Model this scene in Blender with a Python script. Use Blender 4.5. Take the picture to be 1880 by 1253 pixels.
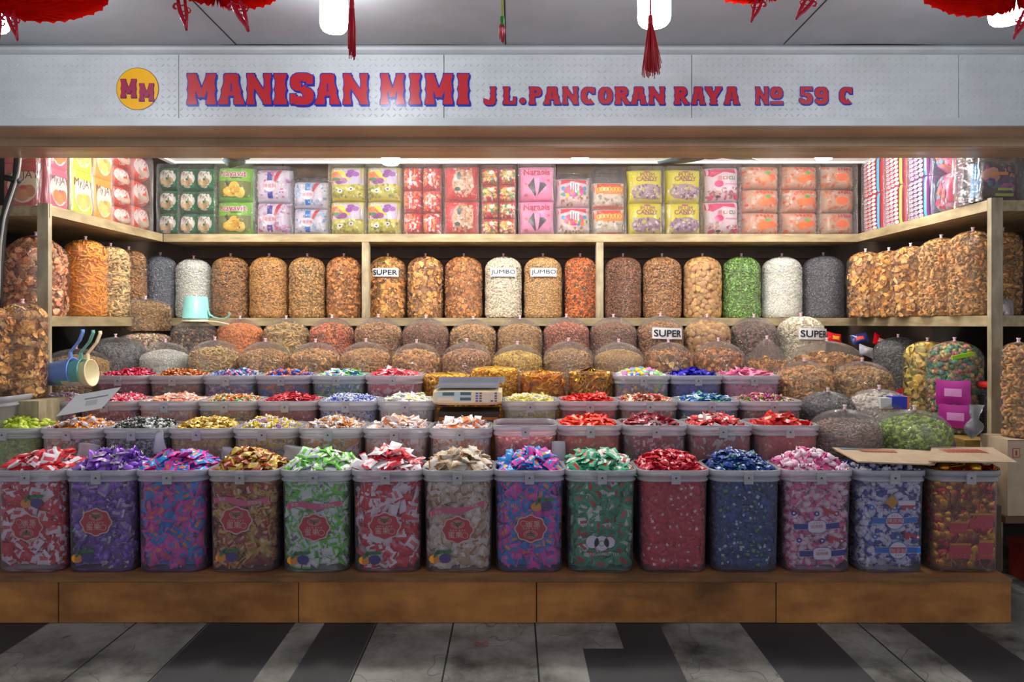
import bpy, math, random
import numpy as np
from math import pi, sin, cos, radians as R
rng = np.random.default_rng(7)
random.seed(7)
for o in list(bpy.data.objects): bpy.data.objects.remove(o)
scene = bpy.context.scene
COL = scene.collection

# ---------------------------------------------------------------- camera, world, exposure
F, CX, HY, H = 1253.0, 940.0, 595.0, 1.119          # focal in pixels, centre column, horizon row, eye height
cam_data = bpy.data.cameras.new('camera')
cam_data.sensor_width = 36.0
cam_data.lens = F / 1880 * 36
cam_data.shift_y = -(626.5 - HY) / 1880
cam_data.clip_start = 0.05
cam = bpy.data.objects.new('camera', cam_data)
cam.location = (0, 0, H); cam.rotation_euler = (R(90), 0, 0)
COL.objects.link(cam); scene.camera = cam
scene.view_settings.view_transform = 'Standard'
scene.view_settings.look = 'None'
scene.view_settings.gamma = 1.0
scene.view_settings.use_curve_mapping = False
scene.view_settings.exposure = 0.0
scene.cycles.transparent_max_bounces = 16
world = bpy.data.worlds.new('world'); scene.world = world
world.use_nodes = True
world.node_tree.nodes['Background'].inputs[0].default_value = (0.86, 0.90, 1.0, 1)
world.node_tree.nodes['Background'].inputs[1].default_value = 0.62
LAMP_FRONT, LAMP_SHOP = 66.0, 300.0                  # radiance of the lamp tubes

def PX(px, Y): return (px - CX) * Y / F
def PZ(py, Y): return H + (HY - py) * Y / F
def lin(c):
    if isinstance(c, str):
        c = [int(c[i:i+2], 16) for i in (0, 2, 4)]
    return tuple(((v/255)/12.92 if v/255 <= .04045 else ((v/255+.055)/1.055)**2.4) for v in c) + (1.0,)

# ---------------------------------------------------------------- materials
MC = {}
def nodes_of(name):
    m = bpy.data.materials.new(name); m.use_nodes = True
    nt = m.node_tree; return m, nt, nt.nodes, nt.links
def bump(nt, scale, strength, dist, coord='Object', vec=None, stretch=None, detail=3):
    n, l = nt.nodes, nt.links
    tx = n.new('ShaderNodeTexNoise'); tx.inputs['Scale'].default_value = scale; tx.inputs['Detail'].default_value = detail
    tc = n.new('ShaderNodeTexCoord')
    if stretch:
        mp = n.new('ShaderNodeMapping'); mp.inputs['Scale'].default_value = stretch
        l.new(tc.outputs[coord], mp.inputs[0]); l.new(mp.outputs[0], tx.inputs['Vector'])
    else: l.new(tc.outputs[coord], tx.inputs['Vector'])
    b = n.new('ShaderNodeBump'); b.inputs['Strength'].default_value = strength; b.inputs['Distance'].default_value = dist
    l.new(tx.outputs[0], b.inputs['Height'])
    return b, tx
def M(name, c, rough=.5, metal=0, emit=0, bmp=None, trans=0, spec=.5):
    k = (name, str(c), rough, metal, emit, bmp)
    if k in MC: return MC[k]
    m, nt, n, l = nodes_of(name); p = n['Principled BSDF']
    p.inputs['Base Color'].default_value = lin(c); p.inputs['Roughness'].default_value = rough
    p.inputs['Metallic'].default_value = metal; p.inputs['Specular IOR Level'].default_value = spec
    if emit:
        p.inputs['Emission Color'].default_value = lin(c); p.inputs['Emission Strength'].default_value = emit
    if bmp:
        b, _ = bump(nt, bmp[0], bmp[1], bmp[2]); l.new(b.outputs[0], p.inputs['Normal'])
    MC[k] = m; return m
def PAL(name, cols, rough=.55, metal=0, bmp=None, spec=.5):
    """one colour per separate piece, picked from a palette; plus each object's own draw"""
    k = ('pal', name, str(cols), rough, metal, bmp)
    if k in MC: return MC[k]
    m, nt, n, l = nodes_of(name); p = n['Principled BSDF']
    g = n.new('ShaderNodeNewGeometry'); oi = n.new('ShaderNodeObjectInfo')
    a = n.new('ShaderNodeMath'); a.operation = 'ADD'; l.new(g.outputs['Random Per Island'], a.inputs[0]); l.new(oi.outputs['Random'], a.inputs[1])
    f = n.new('ShaderNodeMath'); f.operation = 'FRACT'; l.new(a.outputs[0], f.inputs[0])
    r = n.new('ShaderNodeValToRGB'); r.color_ramp.interpolation = 'CONSTANT'
    e = r.color_ramp.elements
    while len(e) < len(cols): e.new(0.5)
    for i, c in enumerate(cols):
        e[i].position = i/len(cols); e[i].color = lin(c)
    l.new(f.outputs[0], r.inputs[0]); l.new(r.outputs[0], p.inputs['Base Color'])
    p.inputs['Roughness'].default_value = rough; p.inputs['Metallic'].default_value = metal
    p.inputs['Specular IOR Level'].default_value = spec
    if bmp:
        b, _ = bump(nt, bmp[0], bmp[1], bmp[2]); l.new(b.outputs[0], p.inputs['Normal'])
    MC[k] = m; return m
def shades(c, n=6, amp=.22, hue=.022):
    """natural spread of one food colour"""
    if isinstance(c, str): c = [int(c[i:i+2], 16) for i in (0, 2, 4)]
    rs = np.random.default_rng(sum(c)); out = []
    for i in range(n):
        k = 1 + amp*(2*i/(n-1)-1)
        out.append(tuple(int(min(255, max(0, v*k*(1+hue*rs.normal())))) for v in c))
    rs.shuffle(out); return [tuple(int(q) for q in v) for v in out]
def wood(name, c1, c2, dirt, scale=(1, 1, 1), rough=.6, dirt_amt=.45, dscale=3.0):
    m, nt, n, l = nodes_of(name); p = n['Principled BSDF']
    tc = n.new('ShaderNodeTexCoord'); mp = n.new('ShaderNodeMapping'); mp.inputs['Scale'].default_value = scale
    l.new(tc.outputs['Object'], mp.inputs[0])
    a = n.new('ShaderNodeTexNoise'); a.inputs['Scale'].default_value = 6; a.inputs['Detail'].default_value = 6; l.new(mp.outputs[0], a.inputs['Vector'])
    r = n.new('ShaderNodeValToRGB'); r.color_ramp.elements[0].position = .3; r.color_ramp.elements[1].position = .7
    r.color_ramp.elements[0].color = lin(c1); r.color_ramp.elements[1].color = lin(c2); l.new(a.outputs[0], r.inputs[0])
    d = n.new('ShaderNodeTexNoise'); d.inputs['Scale'].default_value = dscale; d.inputs['Detail'].default_value = 8; d.inputs['Roughness'].default_value = .65
    l.new(tc.outputs['Object'], d.inputs['Vector'])
    dr = n.new('ShaderNodeValToRGB'); dr.color_ramp.elements[0].position = .42; dr.color_ramp.elements[1].position = .72; l.new(d.outputs[0], dr.inputs[0])
    dm = n.new('ShaderNodeMath'); dm.operation = 'MULTIPLY'; dm.inputs[1].default_value = dirt_amt; l.new(dr.outputs[0], dm.inputs[0])
    mx = n.new('ShaderNodeMix'); mx.data_type = 'RGBA'; mx.inputs[7].default_value = lin(dirt)
    l.new(dm.outputs[0], mx.inputs[0]); l.new(r.outputs[0], mx.inputs[6]); l.new(mx.outputs[2], p.inputs['Base Color'])
    p.inputs['Roughness'].default_value = rough
    b = n.new('ShaderNodeBump'); b.inputs['Strength'].default_value = .25; b.inputs['Distance'].default_value = .004
    l.new(a.outputs[0], b.inputs['Height']); l.new(b.outputs[0], p.inputs['Normal'])
    return m
def film_mat(name, tint=(250, 250, 252), haze=.025, gloss=.035, rough=.13, mode='bag', strength=.55):
    """thin clear wrinkled plastic: mostly see-through, glossy where the wrinkles catch the lamps"""
    m, nt, n, l = nodes_of(name)
    n.remove(n['Principled BSDF']); out = n['Material Output']
    uv = n.new('ShaderNodeTexCoord')
    mp = n.new('ShaderNodeMapping'); l.new(uv.outputs['UV'], mp.inputs[0])
    mp.inputs['Scale'].default_value = (16, 5, 1) if mode == 'bag' else (2.2, 7, 1)
    t1 = n.new('ShaderNodeTexNoise'); t1.inputs['Scale'].default_value = 1.0; t1.inputs['Detail'].default_value = 3; l.new(mp.outputs[0], t1.inputs['Vector'])
    mp2 = n.new('ShaderNodeMapping'); mp2.inputs['Scale'].default_value = (2.5, 16, 1) if mode == 'bag' else (6, 3, 1)
    l.new(uv.outputs['UV'], mp2.inputs[0])
    t2 = n.new('ShaderNodeTexNoise'); t2.inputs['Scale'].default_value = 1.4; t2.inputs['Detail'].default_value = 3; l.new(mp2.outputs[0], t2.inputs['Vector'])
    ad = n.new('ShaderNodeMath'); ad.operation = 'ADD'; l.new(t1.outputs[0], ad.inputs[0]); l.new(t2.outputs[0], ad.inputs[1])
    b = n.new('ShaderNodeBump'); b.inputs['Strength'].default_value = strength; b.inputs['Distance'].default_value = .02; l.new(ad.outputs[0], b.inputs['Height'])
    tr = n.new('ShaderNodeBsdfTransparent'); tr.inputs[0].default_value = lin(tint)
    gl = n.new('ShaderNodeBsdfGlossy'); gl.inputs['Roughness'].default_value = rough; gl.inputs['Color'].default_value = (1, 1, 1, 1); l.new(b.outputs[0], gl.inputs['Normal'])
    df = n.new('ShaderNodeBsdfDiffuse'); df.inputs[0].default_value = (.9, .9, .92, 1); l.new(b.outputs[0], df.inputs['Normal'])
    lw = n.new('ShaderNodeLayerWeight'); lw.inputs[0].default_value = .3; l.new(b.outputs[0], lw.inputs['Normal'])
    ma = n.new('ShaderNodeMath'); ma.operation = 'MULTIPLY_ADD'; ma.inputs[1].default_value = .42; ma.inputs[2].default_value = gloss; ma.use_clamp = True
    l.new(lw.outputs['Fresnel'], ma.inputs[0])
    m1 = n.new('ShaderNodeMixShader'); m1.inputs[0].default_value = haze; l.new(tr.outputs[0], m1.inputs[1]); l.new(df.outputs[0], m1.inputs[2])
    m2 = n.new('ShaderNodeMixShader'); l.new(ma.outputs[0], m2.inputs[0]); l.new(m1.outputs[0], m2.inputs[1]); l.new(gl.outputs[0], m2.inputs[2])
    l.new(m2.outputs[0], out.inputs['Surface'])
    return m
def frosted(name, tint, haze, haze_col=(225, 222, 232), rough=.35):
    """milky polypropylene"""
    m, nt, n, l = nodes_of(name)
    n.remove(n['Principled BSDF']); out = n['Material Output']
    tr = n.new('ShaderNodeBsdfTransparent'); tr.inputs[0].default_value = lin(tint)
    df = n.new('ShaderNodeBsdfDiffuse'); df.inputs[0].default_value = lin(haze_col)
    tl = n.new('ShaderNodeBsdfTranslucent'); tl.inputs[0].default_value = lin(haze_col)
    gl = n.new('ShaderNodeBsdfGlossy'); gl.inputs['Roughness'].default_value = rough
    md = n.new('ShaderNodeMixShader'); md.inputs[0].default_value = .4; l.new(df.outputs[0], md.inputs[1]); l.new(tl.outputs[0], md.inputs[2])
    m1 = n.new('ShaderNodeMixShader'); m1.inputs[0].default_value = haze; l.new(tr.outputs[0], m1.inputs[1]); l.new(md.outputs[0], m1.inputs[2])
    fr = n.new('ShaderNodeFresnel'); fr.inputs[0].default_value = 1.4
    m2 = n.new('ShaderNodeMixShader'); l.new(fr.outputs[0], m2.inputs[0]); l.new(m1.outputs[0], m2.inputs[1]); l.new(gl.outputs[0], m2.inputs[2])
    l.new(m2.outputs[0], out.inputs['Surface'])
    return m

# ---------------------------------------------------------------- mesh building
class MB:
    def __init__(s): s.v = []; s.f = {}; s.n = 0
    def add(s, V, faces, mi=0):
        V = np.asarray(V, float).reshape(-1, 3)
        base = s.n; s.v.append(V); s.n += len(V)
        mi_list = mi if hasattr(mi, '__len__') else [mi]*len(faces)
        by = {}
        for f, q in zip(faces, mi_list): by.setdefault(len(f), []).append((f, q))
        for k, lst in by.items():
            s.f.setdefault(k, []).append((np.array([a for a, _ in lst], np.int64)+base, np.array([b for _, b in lst], np.int32)))
        return s
    def many(s, T, P, B, S):
        """template T=(V,faces,mi) copied N times: positions P (N,3), bases B (N,3,3 columns), scales S (N,3)"""
        V, faces, mi = T; V = np.asarray(V, float)
        N, nv = len(P), len(V)
        if not N: return s
        W = V[None]*np.asarray(S)[:, None, :]
        W = np.einsum('nij,nkj->nki', B, W) + P[:, None, :]
        base = s.n; s.v.append(W.reshape(-1, 3)); s.n += N*nv
        off = (np.arange(N)*nv + base)[:, None, None]
        by = {}
        for f, q in zip(faces, mi): by.setdefault(len(f), []).append((f, q))
        for k, lst in by.items():
            fa = np.array([a for a, _ in lst], np.int64)[None] + off
            s.f.setdefault(k, []).append((fa.reshape(-1, k), np.tile(np.array([b for _, b in lst], np.int32), N)))
        return s
    def box(s, a, b, mi=0):
        x0, y0, z0 = a; x1, y1, z1 = b
        V = [(x0,y0,z0),(x1,y0,z0),(x1,y1,z0),(x0,y1,z0),(x0,y0,z1),(x1,y0,z1),(x1,y1,z1),(x0,y1,z1)]
        return s.add(V, [(0,3,2,1),(4,5,6,7),(0,1,5,4),(1,2,6,5),(2,3,7,6),(3,0,4,7)], mi)
    def tube(s, pts, r, k=8, mi=0, cap=True, flat=1.0):
        pts = np.asarray(pts, float); n = len(pts)
        rr = r if hasattr(r, '__len__') else [r]*n
        d = np.gradient(pts, axis=0); d /= np.linalg.norm(d, axis=1)[:, None]+1e-12
        ref = np.array([0, 0, 1.]) if abs(d[0][2]) < .9 else np.array([0, 1., 0])
        V = []
        for i in range(n):
            u = np.cross(d[i], ref); u /= np.linalg.norm(u)+1e-12; w = np.cross(u, d[i])
            for j in range(k):
                a = 2*pi*j/k; V.append(pts[i]+rr[i]*(cos(a)*u+flat*sin(a)*w))
        fs = [(i*k+j, i*k+(j+1) % k, (i+1)*k+(j+1) % k, (i+1)*k+j) for i in range(n-1) for j in range(k)]
        if cap: fs += [tuple(range(k-1, -1, -1)), tuple((n-1)*k+j for j in range(k))]
        return s.add(V, fs, mi)
    def lathe(s, prof, k=24, c=(0, 0, 0), mi=0, sy=1.0, cap=True):
        V = []; 
        for (r, z) in prof:
            for j in range(k):
                a = 2*pi*j/k; V.append((c[0]+r*cos(a), c[1]+sy*r*sin(a), c[2]+z))
        n = len(prof)
        fs = [(i*k+j, i*k+(j+1) % k, (i+1)*k+(j+1) % k, (i+1)*k+j) for i in range(n-1) for j in range(k)]
        if cap: fs += [tuple(range(k-1, -1, -1)), tuple((n-1)*k+j for j in range(k))]
        return s.add(V, fs, mi)
    def mesh(s, name, mats, smooth=True, uv=None):
        me = bpy.data.meshes.new(name)
        V = np.concatenate(s.v) if s.v else np.zeros((0, 3))
        ks = sorted(s.f)
        idx = []; starts = []; mi = []; p = 0
        for k in ks:
            fa = np.concatenate([a for a, _ in s.f[k]]); mm = np.concatenate([b for _, b in s.f[k]])
            idx.append(fa.ravel()); starts.append(p+np.arange(len(fa))*k); mi.append(mm); p += fa.size
        idx = np.concatenate(idx); starts = np.concatenate(starts); mi = np.concatenate(mi)
        me.vertices.add(len(V)); me.vertices.foreach_set('co', V.astype(np.float32).ravel())
        me.loops.add(len(idx)); me.loops.foreach_set('vertex_index', idx.astype(np.int32))
        me.polygons.add(len(starts)); me.polygons.foreach_set('loop_start', starts.astype(np.int32))
        me.polygons.foreach_set('material_index', mi)
        me.polygons.foreach_set('use_smooth', np.full(len(starts), bool(smooth)))
        for m in (mats if isinstance(mats, (list, tuple)) else [mats]): me.materials.append(m)
        if uv is not None:
            ul = me.uv_layers.new(name='UVMap'); ul.data.foreach_set('uv', np.asarray(uv, np.float32)[idx].ravel())
        me.update(calc_edges=True)
        return me
    def obj(s, name, mats, parent=None, smooth=True, uv=None, loc=(0, 0, 0), rot=0):
        return link(name, s.mesh(name, mats, smooth, uv), parent, loc, rot)
def link(name, me, parent=None, loc=(0, 0, 0), rot=0):
    o = bpy.data.objects.new(name, me); COL.objects.link(o); o.location = loc; o.rotation_euler = (0, 0, rot) if not hasattr(rot, '__len__') else rot
    if parent: o.parent = parent
    return o
def tag(o, label=None, cat=None, group=None, kind=None):
    if label: o['label'] = label
    if cat: o['category'] = cat
    if group: o['group'] = group
    if kind: o['kind'] = kind
    return o
def thing(name, loc, label, cat, group=None, rot=0):
    return tag(link(name, None, None, loc, rot), label, cat, group)
def rotz(a): return np.array([[cos(a), -sin(a), 0], [sin(a), cos(a), 0], [0, 0, 1]])
def bases(Nrm, jitter=.35, spin=None, tangent=None, rg=rng):
    """orthonormal bases whose third column follows Nrm (N,3)"""
    n = Nrm + jitter*rg.normal(size=Nrm.shape); n /= np.linalg.norm(n, axis=1)[:, None]
    t = rg.normal(size=n.shape) if tangent is None else tangent + (spin or 0)*rg.normal(size=n.shape)
    t -= (t*n).sum(1)[:, None]*n; t /= np.linalg.norm(t, axis=1)[:, None]+1e-9
    b = np.cross(n, t)
    return np.stack([t, b, n], axis=2)

# ---------------------------------------------------------------- small piece templates (long axis x, width y, thickness z)
def T_ell(k=6, r=4, sx=1, sy=1, sz=1, pw=1.0):
    V = []; fs = []
    for i in range(1, r):
        a = pi*i/r
        for j in range(k):
            b = 2*pi*j/k; V.append((-cos(a)*.5*sx, (sin(a)**pw)*cos(b)*.5*sy, (sin(a)**pw)*sin(b)*.5*sz))
    V += [(-.5*sx, 0, 0), (.5*sx, 0, 0)]; A, B = len(V)-2, len(V)-1
    for i in range(r-2):
        for j in range(k): fs.append((i*k+j, (i+1)*k+j, (i+1)*k+(j+1) % k, i*k+(j+1) % k))
    for j in range(k): fs += [(A, j, (j+1) % k), (B, (r-2)*k+(j+1) % k, (r-2)*k+j)]
    return V, fs, [0]*len(fs)
def T_stick(bend=.12, k=5, n=5, taper=.7):
    V = []
    for i in range(n):
        t = i/(n-1); x = t-.5; z = bend*(1-4*x*x); rr = .5*(taper+(1-taper)*sin(pi*t))
        for j in range(k):
            a = 2*pi*j/k; V.append((x, rr*cos(a), z+rr*sin(a)))
    fs = [(i*k+j, i*k+(j+1) % k, (i+1)*k+(j+1) % k, (i+1)*k+j) for i in range(n-1) for j in range(k)]
    fs += [tuple(range(k-1, -1, -1)), tuple((n-1)*k+j for j in range(k))]
    return V, fs, [0]*len(fs)
def T_chip(curl=.22, k=9, th=.05, seed=1):
    rs = np.random.default_rng(seed); rad = .5*(1+.14*rs.normal(size=k)); V = []
    for s in (1, -1):
        V.append((0, 0, s*th/2))
        for f in (.55, 1.0):
            for j in range(k):
                a = 2*pi*j/k; x, y = rad[j]*f*cos(a), rad[j]*f*sin(a)
                V.append((x, y, curl*4*(x*x*.8-y*y*.35)+s*th/2*(1.02-f*.6)+.03*sin(5*a+s)))
    m = 1+2*k; fs = []
    for q in (0, m):
        rev = q > 0
        for j in range(k):
            j2 = (j+1) % k
            t = (q, q+1+j, q+1+j2); fs.append(t[::-1] if rev else t)
            t = (q+1+j, q+1+k+j, q+1+k+j2, q+1+j2); fs.append(t[::-1] if rev else t)
    for j in range(k):
        j2 = (j+1) % k; fs.append((1+k+j, m+1+k+j, m+1+k+j2, 1+k+j2))
    return V, fs, [0]*len(fs)
def T_elbow(k=6, n=5, arc=2.6):
    V = []
    for i in range(n):
        a = arc*(i/(n-1)-.5); c = (.42*sin(a), 0, .42*cos(a)-.25)
        for j in range(k):
            b = 2*pi*j/k; r = .2
            V.append((c[0]+r*cos(b)*sin(a), r*sin(b), c[2]+r*cos(b)*cos(a)))
    fs = [(i*k+j, i*k+(j+1) % k, (i+1)*k+(j+1) % k, (i+1)*k+j) for i in range(n-1) for j in range(k)]
    fs += [tuple(range(k-1, -1, -1)), tuple((n-1)*k+j for j in range(k))]
    return V, fs, [0]*len(fs)
def T_twist(fold=.05):
    V, fs, mi = T_ell(7, 5, .62, .44, .36, .6); V = list(V); fs = list(fs); mi = list(mi)
    for s in (-1, 1):
        b = len(V); m = 6
        for t, (x, w) in enumerate([(.24, .05), (.33, .12), (.5, .26)]):
            for j in range(m):
                u = j/(m-1)*2-1; V.append((s*x*(1-.08*u*u if t == 2 else 1), u*w, fold*t*(1 if j % 2 else -1)))
        for t in range(2):
            for j in range(m-1): fs.append((b+t*m+j, b+t*m+j+1, b+(t+1)*m+j+1, b+(t+1)*m+j)); mi.append(1)
    return V, fs, mi
def T_sachet(asp=.62, th=.2, nx=8, ny=6, crimp=.84, patch=True, wob=.03, seed=0):
    rs = np.random.default_rng(seed); V = []
    for s in (1, -1):
        for i in range(nx+1):
            for j in range(ny+1):
                x = i/nx*2-1; y = j/ny*2-1
                hx = max(0, 1-(x/crimp)**2); hy = max(0, 1-y*y)
                z = s*th*.5*(hx*hy)**.5 + (wob*rs.normal() if s == 1 and 0 < i < nx and 0 < j < ny and hx > 0 else 0)
                zz = .035*sin(9*y) if abs(x) > crimp else 0
                V.append((x*.5, y*.5*asp*(1-.08*hx), z+zz+s*.004))
    fs = []; mi = []; w = ny+1; m = (nx+1)*w
    for q in (0, m):
        for i in range(nx):
            for j in range(ny):
                f = (q+i*w+j, q+(i+1)*w+j, q+(i+1)*w+j+1, q+i*w+j+1)
                fs.append(f if q == 0 else f[::-1])
                xc = (i+.5)/nx*2-1; yc = (j+.5)/ny*2-1
                mi.append(1 if abs(xc) > .7 else (2 if patch and abs(xc) < .45 and abs(yc) < .4 else 0))
    return V, fs, mi
def T_square(th=.3, asp=.8):
    V, fs, mi = T_sachet(asp, th, 6, 5, .8, True, .02, 3); return V, fs, mi
def T_ball(k=8, r=6): return T_ell(k, r)
def T_coin(k=14, th=.12):
    V = []
    for (r, z) in [(.0, th/2), (.38, th/2), (.42, th*.62), (.5, th*.5), (.5, -th*.5), (.42, -th*.62), (.38, -th/2), (0, -th/2)]:
        for j in range(k): a = 2*pi*j/k; V.append((r*cos(a), r*sin(a), z))
    fs = [(i*k+j, i*k+(j+1) % k, (i+1)*k+(j+1) % k, (i+1)*k+j) for i in range(7) for j in range(k)]
    return V, fs, [0]*len(fs)
def T_block(a=.5, b=.4, c=.25):
    V = []
    for z in (-1, 1):
        for (u, q) in ((1, .8), (.86, 1)):
            for (x, y) in ((-1, -1), (1, -1), (1, 1), (-1, 1)): V.append((x*a*u, y*b*u, z*c*q))
    o = [0, 4, 12, 8]; fs = []
    for t in range(3):
        A, B = o[t], o[t+1]
        for j in range(4): fs.append((A+j, A+(j+1) % 4, B+(j+1) % 4, B+j))
    fs += [(4, 7, 6, 5)] if False else []
    fs += [(3, 2, 1, 0), (8, 9, 10, 11)]
    return V, fs, [0]*len(fs)

def text2d(s, size=1.0, align='CENTER', res=3, bold=0.0):
    c = bpy.data.curves.new('lettering', 'FONT'); c.body = s; c.size = 1.0; c.resolution_u = res
    c.align_x = align; c.align_y = 'CENTER'; c.offset = bold/size if all(ord(q) < 128 and q != 'M' for q in s) else 0; c.fill_mode = 'FRONT'
    o = bpy.data.objects.new('lettering', c); me = bpy.data.meshes.new_from_object(o)
    V = [(v.co.x*size, v.co.y*size) for v in me.vertices]; fs = [tuple(p.vertices) for p in me.polygons]
    bpy.data.objects.remove(o); bpy.data.curves.remove(c); bpy.data.meshes.remove(me)
    return np.array(V).reshape(-1, 2), fs
# ---------------------------------------------------------------- setting
m_old_wood = wood('aged_pale_wood', (176,160,124), (136,118,86), (74,62,46), (1.2, 6, 6), .65, .55, 3.2)
m_old_wood_x = wood('aged_pale_wood_posts', (180,168,138), (140,126,98), (60,50,40), (6, 6, 1.2), .65, .6, 4)
m_plank = wood('oiled_plywood', (196,132,66), (160,100,46), (60,36,18), (1.0, 6, 3), .5, .8, 2.2)
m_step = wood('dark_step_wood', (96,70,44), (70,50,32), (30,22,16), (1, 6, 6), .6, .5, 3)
m_ply_back = wood('brown_back_wall_plywood', (112,92,78), (92,74,62), (60,48,40), (1, 1, 3), .7, .4, 2)
m_beam = wood('brown_painted_metal', (196,166,134), (182,152,120), (120,88,62), (.3, 8, 8), .32, .45, 2.5)
def dirty_floor():
    m, nt, n, l = nodes_of('worn_pale_floor_tile'); p = n['Principled BSDF']
    tc = n.new('ShaderNodeTexCoord')
    a = n.new('ShaderNodeTexNoise'); a.inputs['Scale'].default_value = 2.6; a.inputs['Detail'].default_value = 10; a.inputs['Roughness'].default_value = .7; l.new(tc.outputs['Object'], a.inputs['Vector'])
    r = n.new('ShaderNodeValToRGB'); e = r.color_ramp.elements; e[0].position = .36; e[0].color = lin((46,44,40)); e[1].position = .60; e[1].color = lin((134,132,126))
    q = e.new(.46); q.color = lin((98,96,90)); l.new(a.outputs[0], r.inputs[0])
    v = n.new('ShaderNodeTexVoronoi'); v.feature = 'DISTANCE_TO_EDGE'; v.inputs['Scale'].default_value = 1.9; v.inputs['Randomness'].default_value = 1
    mp = n.new('ShaderNodeMapping'); l.new(tc.outputs['Object'], mp.inputs[0]); ns = n.new('ShaderNodeTexNoise'); ns.inputs['Scale'].default_value = 3; l.new(tc.outputs['Object'], ns.inputs['Vector'])
    va = n.new('ShaderNodeVectorMath'); va.operation = 'ADD'; l.new(tc.outputs['Object'], va.inputs[0]); l.new(ns.outputs[1], va.inputs[1]); l.new(va.outputs[0], v.inputs['Vector'])
    c = n.new('ShaderNodeMapRange'); c.inputs[1].default_value = 0; c.inputs[2].default_value = .008; c.inputs[3].default_value = .35; c.inputs[4].default_value = 1; l.new(v.outputs[0], c.inputs[0])
    x = n.new('ShaderNodeMix'); x.data_type = 'RGBA'; x.blend_type = 'MULTIPLY'; x.inputs[0].default_value = 1
    l.new(r.outputs[0], x.inputs[6]); l.new(c.outputs[0], x.inputs[7]); l.new(x.outputs[2], p.inputs['Base Color'])
    p.inputs['Roughness'].default_value = .55
    b = n.new('ShaderNodeBump'); b.inputs['Strength'].default_value = .3; b.inputs['Distance'].default_value = .003; l.new(a.outputs[0], b.inputs['Height']); l.new(b.outputs[0], p.inputs['Normal'])
    return m
m_tile = dirty_floor()
m_black = wood('black_floor_tile', (38,38,42), (30,30,34), (54,53,52), (1, 1, 1), .6, .35, 5)
fb = MB()
xs = sorted([-3.6,-2.1,-1.73,-1.13,-.81,-.70,-.51,.244,.385,.548,.85,1.137,1.44,1.70,3.6])
ys = [-1.5, 2.35, 5.0]
def is_black(x, y):
    for a, b in ((-2.1,-1.73),(-1.13,-.81),(-.70,-.51),(.385,.548),(.85,1.137),(1.44,1.70)):
        if a < x < b: return 1
    return 1 if (.244 < x < .385 and y < 2.35) else 0
for i in range(len(xs)-1):
    for j in range(2):
        x0, x1, y0, y1 = xs[i], xs[i+1], ys[j], ys[j+1]
        fb.add([(x0,y0,0),(x1,y0,0),(x1,y1,0),(x0,y1,0)], [(0,1,2,3)], is_black((x0+x1)/2, (y0+y1)/2))
for x in (-1.405, -.219, .085, 1.29, -.505, -1.135):
    fb.add([(x-.003,-1.5,.0006),(x+.003,-1.5,.0006),(x+.003,5,.0006),(x-.003,5,.0006)], [(0,1,2,3)], 2)
tag(fb.obj('floor', [m_tile, m_black, M('grout', (22,20,18), .9)], smooth=False), kind='structure')
# ceiling of the walkway, boards with dark joints and a sagging front edge
m_ceil = wood('grey_ceiling_board', (176,178,182), (164,166,170), (140,128,108), (1, 1, 1), .55, .35, 1.2)
cb = MB(); n = 120
X = np.linspace(-3.6, 3.6, n)
def edge(x): return 2.742 + .012*sin(x*3.1+.6) + .006*sin(x*7.3)
for i in range(n-1):
    cb.add([(X[i],-1.4,2.238),(X[i+1],-1.4,2.238),(X[i+1],edge(X[i+1]),2.238),(X[i],edge(X[i]),2.238)], [(3,2,1,0)])
for x in (-1.104, -.026, 1.086, -2.3, 2.3):
    cb.add([(x-.003,-1.4,2.2374),(x+.003,-1.4,2.2374),(x+.003,2.73,2.2374),(x-.003,2.73,2.2374)], [(3,2,1,0)], 1)
cb.add([(-3.6,-1.4,2.262),(3.6,-1.4,2.262),(3.6,2.9,2.262),(-3.6,2.9,2.262)], [(3,2,1,0)], 1)
tag(cb.obj('ceiling', [m_ceil, M('ceiling_joint', (40,38,38), .8)], smooth=False), kind='structure')
# shop ceiling: pale corrugated sheet that stops short of the back wall
m_shopceil = M('pale_shop_ceiling', (226,230,230), .45)
sb = MB()
yy = np.linspace(3.12, 4.33, 60)
for i in range(59):
    z0, z1 = 2.145+.004*(i % 2), 2.145+.004*((i+1) % 2)
    sb.add([(-2.14,yy[i],z0),(2.24,yy[i],z0),(2.24,yy[i+1],z1),(-2.14,yy[i+1],z1)], [(3,2,1,0)])
sb.box((-2.16,4.31,2.135), (2.26,4.335,2.165)); sb.box((-2.165,3.1,2.133), (-2.13,4.33,2.165)); sb.box((2.23,3.1,2.133), (2.265,4.33,2.165))
tag(sb.obj('ceiling_shop', m_shopceil, smooth=False), kind='structure')
w = MB().box((-2.85,4.62,0), (2.85,4.68,2.5)); 
for x in (-1.55,-.62,.3,.95,1.6): w.box((x-.003,4.617,0), (x+.003,4.621,2.3), 1)
tag(w.obj('wall_back', [m_ply_back, M('panel_gap', (40,32,26), .9)], smooth=False), kind='structure')
m_side = wood('grimy_side_wall', (70,64,56), (54,50,44), (30,28,26), (1, 1, 1), .8, .5, 2)
tag(MB().box((-2.92,2.95,0), (-2.85,4.68,2.5)).obj('wall_left', m_side, smooth=False), kind='structure')
tag(MB().box((2.85,2.95,0), (2.92,4.68,2.5)).obj('wall_right', m_side, smooth=False), kind='structure')
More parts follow.
